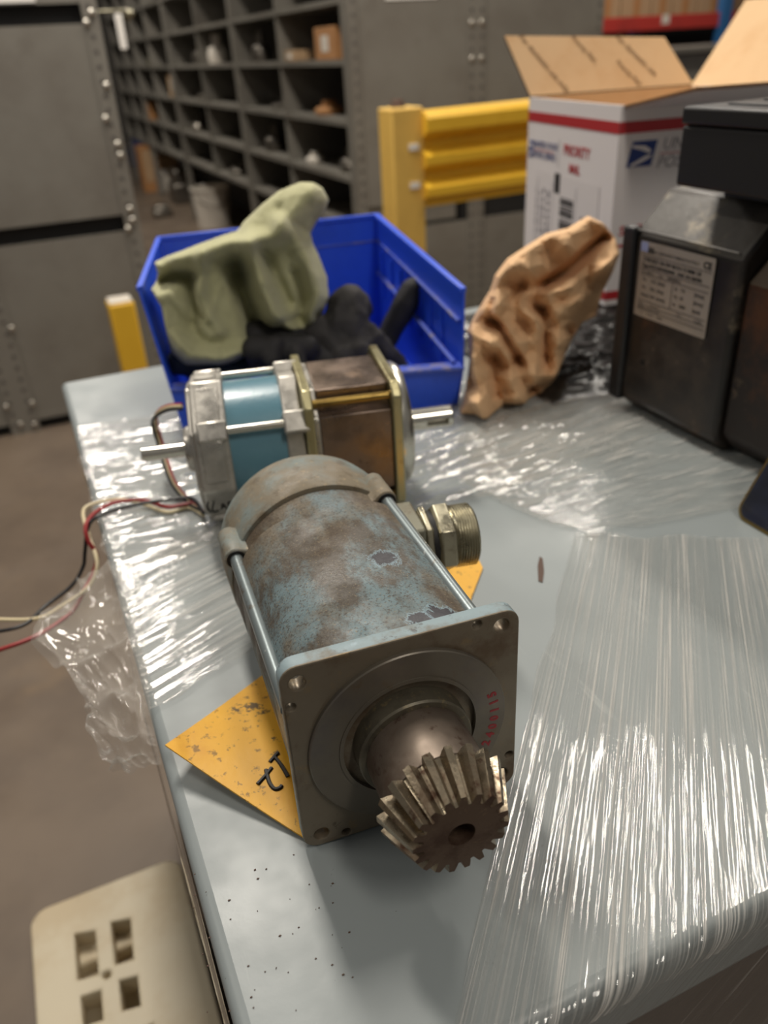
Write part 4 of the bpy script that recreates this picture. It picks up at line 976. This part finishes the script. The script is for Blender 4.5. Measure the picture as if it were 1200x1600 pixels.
# ------------------------------------------------------------------ shelving
def hole_strip(nm, par, x, y, zs, r, base, nrm=(0, -1, 0)):
    b = NB()
    for z in zs:
        c = Vector((x, y, z))-base; cyl(b, c, c+Vector(nrm)*.0012, r, 8)
    o = obj(nm, b, 'shelf_dark', par); o['kind'] = 'stuff'; return o
def bolt(par, p, base, nrm=(0, -1, 0), r=.010):
    b = NB(); c = Vector(p)-base; n_ = Vector(nrm); M, _ = frame_z(c, c+n_)
    lathe(b, [(r, 0), (r, .004), (r*.7, .007), (r*.2, .0085)], 12, M); obj('bolt', b, 'bolt', par)
# right hand unit: pigeon holes facing the aisle, two plain end panels facing us
RY, RX = 3.46, 1.392
RB = Vector((1.7, 5.5, FZ))
ru = thing('shelving_unit', 'grey steel pigeonhole shelving with stock parts along the aisle', 'shelving', RB)
shz = [1.00, .77, .545, .326, .097, -.130, -.345]
for i, z in enumerate(shz):
    b = NB(); box(b, RX, RX+.5, RY+.03, 10.4, z-.022, z); obj('shelf', shift(b, RB), 'shelf', ru)
divs = [RY+.04, 4.416, 5.263, 6.207, 7.237, 8.125, 8.905, 9.654, 10.38]
for i, y in enumerate(divs):
    thick = .045 if i in (0, 2, 4, 6, 8) else .02
    for k in range(len(shz)-1):
        b = NB(); box(b, RX+.004, RX+.49, y-thick/2, y+thick/2, shz[k+1], shz[k]-.022); obj('divider', shift(b, RB), 'shelf', ru)
for y in divs[::2]:
    b = NB(); box(b, RX-.004, RX+.03, y-.03, y+.03, FZ, 1.05); obj('upright', shift(b, RB), 'shelf', ru)
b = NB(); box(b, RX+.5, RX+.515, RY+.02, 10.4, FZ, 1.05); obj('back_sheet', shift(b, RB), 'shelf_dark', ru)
xm = PY(745, 100, RY).x; xe = PY(938, 100, RY).x
for (xa, xb) in ((RX, xm), (xm, xe)):
    for (z0, z1) in ((-.25, 1.05), (FZ+.02, -.36)):
        b = NB(); box(b, xa+.03, xb-.03, RY+.006, RY+.012, z0, z1); obj('end_panel', shift(b, RB), 'shelf', ru)
    b = NB(); box(b, xa+.03, xb-.03, RY+.02, RY+.03, FZ, 1.05); obj('gap_shade_sheet', shift(b, RB), 'dark_gap', ru)  # near-black sheet puts the shade seen through the panel gaps into colour
    for x in (xa, xb):
        s_ = 1 if x == xa else -1
        b = NB(); box(b, min(x, x+s_*.042), max(x, x+s_*.042), RY, RY+.006, FZ, 1.05); obj('post_angle', shift(b, RB), 'shelf', ru)
        b = NB(); box(b, min(x, x+s_*.004), max(x, x+s_*.004), RY+.006, RY+.05, FZ, 1.05); obj('post_angle', shift(b, RB), 'shelf', ru)
        hole_strip('punched_holes', ru, x+s_*.024, RY, np.arange(FZ+.05, 1.0, .048), .0085, RB)
for dx in (-.024, .024):
    for z in (.205, .215-.45, .43): bolt(ru, (xm+dx, RY, PY(742, 92, RY).z if z == .205 else z), RB, r=.013)
b = NB(); a_, c_ = PY(603, 0, RY), PY(684, -2, RY); box(b, a_.x, c_.x, RY+.003, RY+.0055, a_.z, a_.z+.16); tag(obj('paper_notice', b, 'paper'), 'white paper notice on the grey end panel above the yellow rail', 'paper')
# second unit back to back, behind the right end panel
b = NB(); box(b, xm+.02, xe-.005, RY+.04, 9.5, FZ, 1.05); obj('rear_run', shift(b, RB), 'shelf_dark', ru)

# left hand unit
LY = 3.08
LB = Vector((.1, LY, FZ))
lu = thing('shelving_unit', 'plain grey steel shelving end with bolted angle posts left of the aisle', 'shelving', LB)
xr = .395; xl = -.16
for (za, zb) in ((.53, .95), (-.10, .475), (FZ+.06, -.155)):
    b = NB(); box(b, xl+.035, xr-.035, LY+.006, LY+.012, za, zb); obj('end_panel', shift(b, LB), 'shelf', lu)
    b = NB(); box(b, xl-1.2, xl-.035, LY+.006, LY+.012, za, zb); obj('end_panel', shift(b, LB), 'shelf', lu)
b = NB(); box(b, xl-1.2, xr-.01, LY+.03, LY+.04, FZ, .95); obj('gap_shade_sheet', shift(b, LB), 'dark_gap', lu)  # shade inside the gaps, painted as a near-black sheet
b = NB(); box(b, xl-1.2, xr-.04, LY+.004, LY+.010, FZ+.04, FZ+.062); obj('bottom_rail', shift(b, LB), 'shelf', lu)
for x, s_ in ((xr, -1), (xl, -1), (xl, 1)):
    b = NB(); box(b, min(x, x+s_*.05), max(x, x+s_*.05), LY-.002, LY+.005, FZ, .95); obj('post_angle', shift(b, LB), 'shelf', lu)
    hole_strip('punched_holes', lu, x+s_*.03, LY-.002, np.arange(FZ+.04, .9, .042), .0075, LB)
b = NB(); box(b, xr-.005, xr, LY, LY+5.0, FZ, .95); obj('aisle_side', shift(b, LB), 'shelf', lu)
b = NB(); box(b, xl-1.2, xr-.005, LY+5.0, LY+5.01, FZ, .95); obj('far_side', shift(b, LB), 'shelf', lu)
b = NB(); box(b, xl-1.2, xr-.005, LY+.04, LY+5.0, .93, .95); obj('top_sheet', shift(b, LB), 'shelf', lu)
for px, py in ((143, 20), (135, 36), (166, 134), (184, 226), (188, 243), (203, 327), (207, 344), (200, 358), (18, 513), (10, 636), (50, 630), (32, 663), (54, 663), (165, 186)):
    bolt(lu, PY(px, py, LY-.003), LB, r=.0105)
p = PY(197, 200, LY+.1); bolt(lu, (xr, LY+.06, p.z), LB, (1, 0, 0), .02)
a_ = PY(0, 8, LY-.002); c_ = PY(57, 8, LY-.002); b = NB(); box(b, a_.x-.12, c_.x, LY+.001, LY+.0055, a_.z+.005, a_.z+.2); tag(obj('paper_notice', b, 'paper'), 'white paper notice on the left shelving end at the top left corner', 'paper')
# tag on a hook
hk = PY(202, 22, LY+.35); tg = thing('hanging_tag', 'white tag hanging from a brass hook at the mouth of the aisle', 'tag', (xr, hk.y, hk.z))
b = NB(); tube(b, [(0, 0, .01), (hk.x-xr-.02, 0, .012), (hk.x-xr, 0, 0), (hk.x-xr-.01, 0, -.02)], .004, 8); obj('hook', b, 'brass', tg)
b = NB(); bmesh.ops.create_uvsphere(b, u_segments=16, v_segments=10, radius=.018, matrix=Matrix.Translation((hk.x-xr, 0, 0))); obj('hook_knob', b, 'brass', tg)
tp = PY(190, 52, LY+.35); b = NB(); box(b, tp.x-xr-.014, tp.x-xr+.012, -.003, .001, tp.z-hk.z-.05, tp.z-hk.z+.06); obj('tag_card', b, 'paper', tg, bev=.004)

# stock in the pigeon holes
def carton(px, py, w, d, h, m, label, grp, Y=None, zi=None):
    """carton on shelf zi, nearest the aisle, centred on a pixel column"""
    z = shz[zi] if zi is not None else FZ
    dx = _ray(px, py); X = RX+.05 if zi is not None else None
    y = Y
    t = thing('carton', label, 'box', (RX+.03+w/2, y, z))
    b = NB(); box(b, -w/2, w/2, -d/2, d/2, 0, h); o = obj('box_body', b, m, t, bev=.003)
    b = NB(); box(b, -w/2-.001, -w/2+.002, -d*.18, d*.18, h*.25, h*.75); obj('label_sheet', b, 'white_part', t)
    b = NB(); box(b, -w/2-.001, w/2+.001, -.02, .02, h-.001, h+.001); obj('tape', b, 'tan_box', t)
    return t
carton(0, 0, .20, .26, .125, 'orange_box', 'orange carton with white label in the upper pigeonhole nearest the end panel', '', 3.82, 3)
carton(0, 0, .14, .22, .045, 'tan_box', 'flat tan carton at the front of the second pigeonhole from the end panel', '', 4.33, 3)
carton(0, 0, .20, .38, .175, 'tan_box', 'tall tan carton halfway down the aisle shelves', '', 7.42, 4)
carton(0, 0, .20, .30, .16, 'orange_box', 'orange carton near the far end of the aisle on a middle shelf', '', 8.95, 5)
def bowl(y, zi, r, h, m, label):
    t = thing('stock_part', label, 'machine part', (RX+.03+r, y, shz[zi]))
    b = NB(); lathe(b, [(r*.9, 0), (r, h*.3), (r*.8, h*.55), (r*.45, h*.6), (r*.45, h), (r*.2, h)], 20); obj('part_body', b, m, t, bev=.002)
    b = NB(); cyl(b, (0, 0, h*.9), (0, 0, h*1.15), r*.16, 12); obj('part_stub', b, 'steel_part', t)
bowl(4.02, 4, .075, .06, 'orange_box', 'small orange-brown round part on the third shelf by the end panel')
bowl(3.74, 5, .06, .10, 'steel_part', 'steel spindle part in the lower pigeonhole nearest the end panel')
bowl(4.22, 5, .05, .05, 'white_part', 'pale round part at the shelf edge below the orange-brown part')
bowl(4.75, 4, .11, .05, 'steel_part', 'wide steel flange in the second pigeonhole of the third shelf')
bowl(4.95, 5, .07, .13, 'steel_part', 'tall steel hub in the second pigeonhole of the fourth shelf')
bowl(5.0, 3, .06, .14, 'steel_part', 'grey cylinder in the second pigeonhole of the upper shelf')
bowl(6.05, 3, .07, .17, 'white_part', 'pale canister in the third bay of the upper shelf')
bowl(6.55, 3, .08, .14, 'steel_part', 'grey canister in the fourth bay of the upper shelf')
bowl(6.6, 4, .12, .07, 'steel_part', 'low steel ring in the fourth bay of the third shelf')
bowl(8.5, 3, .08, .12, 'brass', 'brass coloured part far down the upper shelf')
bowl(8.4, 4, .09, .14, 'steel_part', 'steel part beside the tall tan carton')
bowl(5.9, 6, .12, .08, 'steel_part', 'pile of bright steel discs on the lowest shelf')
bowl(4.6, 6, .12, .10, 'steel_part', 'dull steel wheel on the lowest shelf behind the sage glove')
bowl(8.2, 2, .08, .12, 'white_part', 'pale part on the top visible shelf far down the aisle')
bowl(7.0, 5, .09, .10, 'steel_part', 'steel pulley on the fourth shelf midway down the aisle')
# things on the floor of the aisle
fb1 = PZ(240, 300, FZ)
t = thing('floor_carton', 'upright orange-brown carton on the floor at the far end of the aisle', 'box', fb1)
b = NB(); box(b, -.08, .08, 0, .2, 0, .44); obj('box_body', b, 'orange_box', t, bev=.004); b = NB(); box(b, -.05, .05, -.003, 0, .1, .4); obj('tape', b, 'tan_box', t)
fb2 = PZ(345, 352, FZ); t = thing('bucket', 'off-white plastic bucket on the floor under the pigeonhole shelves', 'bucket', (1.46, 6.78, FZ))
b = NB(); lathe(b, [(.13, 0), (.15, .28), (.158, .285), (.158, .30), (.145, .30), (.12, .05)], 28); obj('bucket_body', b, 'white_part', t)
b = NB(); tube(b, [(-.15, 0, .27), (-.1, -.12, .2), (0, -.17, .17), (.1, -.12, .2), (.15, 0, .27)], .004, 6); obj('handle', b, 'steel_part', t)
rs = random.Random(3)
for k, (px, py, w, h, m, lb_) in enumerate(((300, 318, .30, .30, 'steel_part', 'grey machine housing on the floor beside the aisle shelves'), (272, 300, .26, .36, 'white_part', 'pale stack of folded sacks on the floor along the aisle'), (257, 340, .16, .10, 'steel_part', 'small dark casting on the aisle floor'), (222, 262, .22, .40, 'print_blue', 'dark blue crate at the far end of the aisle'))):
    p = PZ(px, py, FZ); t = thing(('machine_housing', 'sack_stack', 'casting', 'crate')[k], lb_, ('machine part', 'sacks', 'machine part', 'crate')[k], p)
    b = NB(); box(b, -w/2, w/2, 0, w, 0, h*.6); obj('lower_body', b, m, t, bev=.02)
    b = NB(); box(b, -w*.4, w*.4, .02, w*.9, h*.6, h); obj('upper_body', b, m if k != 1 else 'tan_box', t, bev=.02)

# ------------------------------------------------------------------ pallet racking far right
KY = 5.6
rk = thing('pallet_rack', 'red and blue pallet racking stacked with tan cartons at the far right', 'rack', (5, KY, FZ)); KB = Vector((5, KY, FZ))
k0 = PY(945, 28, KY); k1 = PY(945, 52, KY); kp = PY(1128, 50, KY)
for z in (k1.z, k1.z-.75, k1.z+1.0):
    b = NB(); box(b, k0.x-1.2, k0.x+4, KY, KY+.05, z, z+(k0.z-k1.z)); obj('beam', shift(b, KB), 'red_beam', rk, bev=.004)
for x in (kp.x, kp.x-2.6, kp.x+2.6):
    for yy in (KY-.03, KY+1.0):
        b = NB(); box(b, x-.045, x+.045, yy, yy+.07, FZ, 2.0); obj('upright', shift(b, KB), 'blue_post', rk, bev=.003)
b = NB(); c0 = PY(1040, 30, KY); box(b, c0.x-.035, c0.x+.035, KY-.003, KY, c0.z-.03, c0.z+.03); obj('load_plate', shift(b, KB), 'white_part', rk)
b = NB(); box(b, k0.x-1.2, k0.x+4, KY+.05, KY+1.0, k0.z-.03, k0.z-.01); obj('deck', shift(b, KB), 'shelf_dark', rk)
b = NB(); box(b, k0.x-1.2, k0.x+4, KY+1.08, KY+1.1, FZ, 2.0); obj('back_sheet', shift(b, KB), 'dark_gap', rk)
x = k0.x-.25; n = 0
names = ('leftmost', 'second', 'third', 'fourth', 'fifth', 'sixth', 'seventh')
while n < 7:
    w = rs.uniform(.20, .34); t = thing('rack_carton', names[n]+' tan carton from the left on the red rack beam', 'box', (x+w/2, KY+.12, k0.z-.01), group='cartons on the red rack')
    h = rs.uniform(.3, .42); b = NB(); box(b, -w/2+.008, w/2-.008, 0, .4, 0, h); obj('box_body', b, 'tan_box', t, bev=.004)
    b = NB(); box(b, -.03, .03, -.002, 0, .0, h); obj('tape', b, 'orange_box', t); x += w; n += 1
ck = PY(1085, 100, 4.9); t = thing('machine_cabinet', 'grey machine cabinet with pale top standing before the red rack', 'cabinet', (ck.x, 4.9, FZ))
hh = PY(1085, 72, 4.9).z-FZ
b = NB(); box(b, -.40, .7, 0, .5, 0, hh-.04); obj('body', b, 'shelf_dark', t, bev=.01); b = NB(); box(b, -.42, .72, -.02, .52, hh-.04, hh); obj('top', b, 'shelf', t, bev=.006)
b = NB(); box(b, -.1, .06, -.004, 0, hh-.5, hh-.15); obj('door', b, 'shelf', t)

# ------------------------------------------------------------------ cream plastic pallet on the floor
PZT = -.66
pl = thing('plastic_pallet', 'cream plastic pallet with square holes on the floor by the cabinet', 'pallet', (-.12, .6, FZ))
PL = Vector((-.12, .6, FZ))
def hole_rect(cx, cy, w, h): return [(cx-w/2, cy-h/2), (cx+w/2, cy-h/2), (cx+w/2, cy+h/2), (cx-w/2, cy+h/2)]
def holed_poly(outline, polys, thick, bev, m):
    cu = bpy.data.curves.new('tmp', 'CURVE'); cu.dimensions = '2D'; cu.fill_mode = 'BOTH'; cu.extrude = thick/2-bev; cu.bevel_depth = bev; cu.bevel_resolution = 2; cu.offset = -bev
    for pts in [outline]+polys:
        s = cu.splines.new('POLY'); s.points.add(len(pts)-1); s.use_cyclic_u = True
        for p, q_ in zip(s.points, pts): p.co = (q_[0], q_[1], 0, 1)
    o = bpy.data.objects.new('tmp', cu); COL.objects.link(o); me = baked(o, m)
    me.polygons.foreach_set('use_smooth', [True]*len(me.polygons)); me.set_sharp_from_angle(angle=R(40)); return me
hl = []
for a_, b_, c_, d_ in (((116, 1458), (148, 1453), (153, 1522), (121, 1530)), ((173, 1440), (203, 1434), (208, 1498), (180, 1506)), ((126, 1556), (157, 1546), (160, 1592), (130, 1602)), ((186, 1531), (214, 1524), (219, 1570), (191, 1578))):
    hl.append([tuple(PZ(*p, PZT)[:2]) for p in (a_, b_, c_, d_)])
x0 = PZ(50, 1500, PZT).x; y1 = PZ(140, 1390, PZT).y
for yy in (.60, .50, .40): hl += [hole_rect(-.155, yy, .032, .05), hole_rect(-.105, yy, .030, .05)]
pc = PZ(167, 1522, PZT)
out = [(x - 0, y) for x, y in rrect(x0, -.012, .25, y1, .025)]
me = holed_poly(out, hl+[[(pc.x+.005*math.cos(k*math.pi/6), pc.y+.005*math.sin(k*math.pi/6)) for k in range(12)]], .035, .004, 'cream')
me.transform(Matrix.Translation(Vector((0, 0, PZT-.0175))-PL)); obj('deck', me, None, pl)
b = NB(); box(b, x0+.012, -.02, .26, y1-.012, PZT-.06, PZT-.05); obj('lower_skin', shift(b, PL), 'cream', pl)
for ya in (.27, .55, y1-.09):
    b = NB(); box(b, x0+.01, -.02, ya, ya+.075, FZ, PZT-.03); obj('pallet_foot', shift(b, PL), 'cream', pl, bev=.006)

# ------------------------------------------------------------------ scraps on the table
p = PZ(845, 890); b = NB(); prism(b, [(-.0025, -.011), (.0015, -.012), (.003, -.002), (.002, .010), (-.001, .012), (-.003, .003)], .0002, .0007, Matrix.Rotation(R(-33), 4, 'Z') @ Matrix.Diagonal((.8, 1.5, 1, 1)))
o = obj('dirt_flake', b, 'rust_cap'); o.location = p; tag(o, 'thin brown flake of dirt on the grey table right of the yellow plate', 'flake')
rs = random.Random(8); names_ = []
b = NB()
for k in range(46):
    p = PZ(rs.uniform(300, 560), rs.uniform(1330, 1590)); a = rs.uniform(0, 3); r = rs.uniform(.0002, .0008)
    prism(b, [(p.x+r*math.cos(a+t), p.y+r*.6*math.sin(a+t)) for t in (0, 1.5, 3, 4.6)], .0001, .0004)
o = obj('crumbs', b, 'rust_cap'); o['kind'] = 'stuff'; tag(o, 'dark crumbs scattered on the bare grey table in front of the motor', 'crumbs')
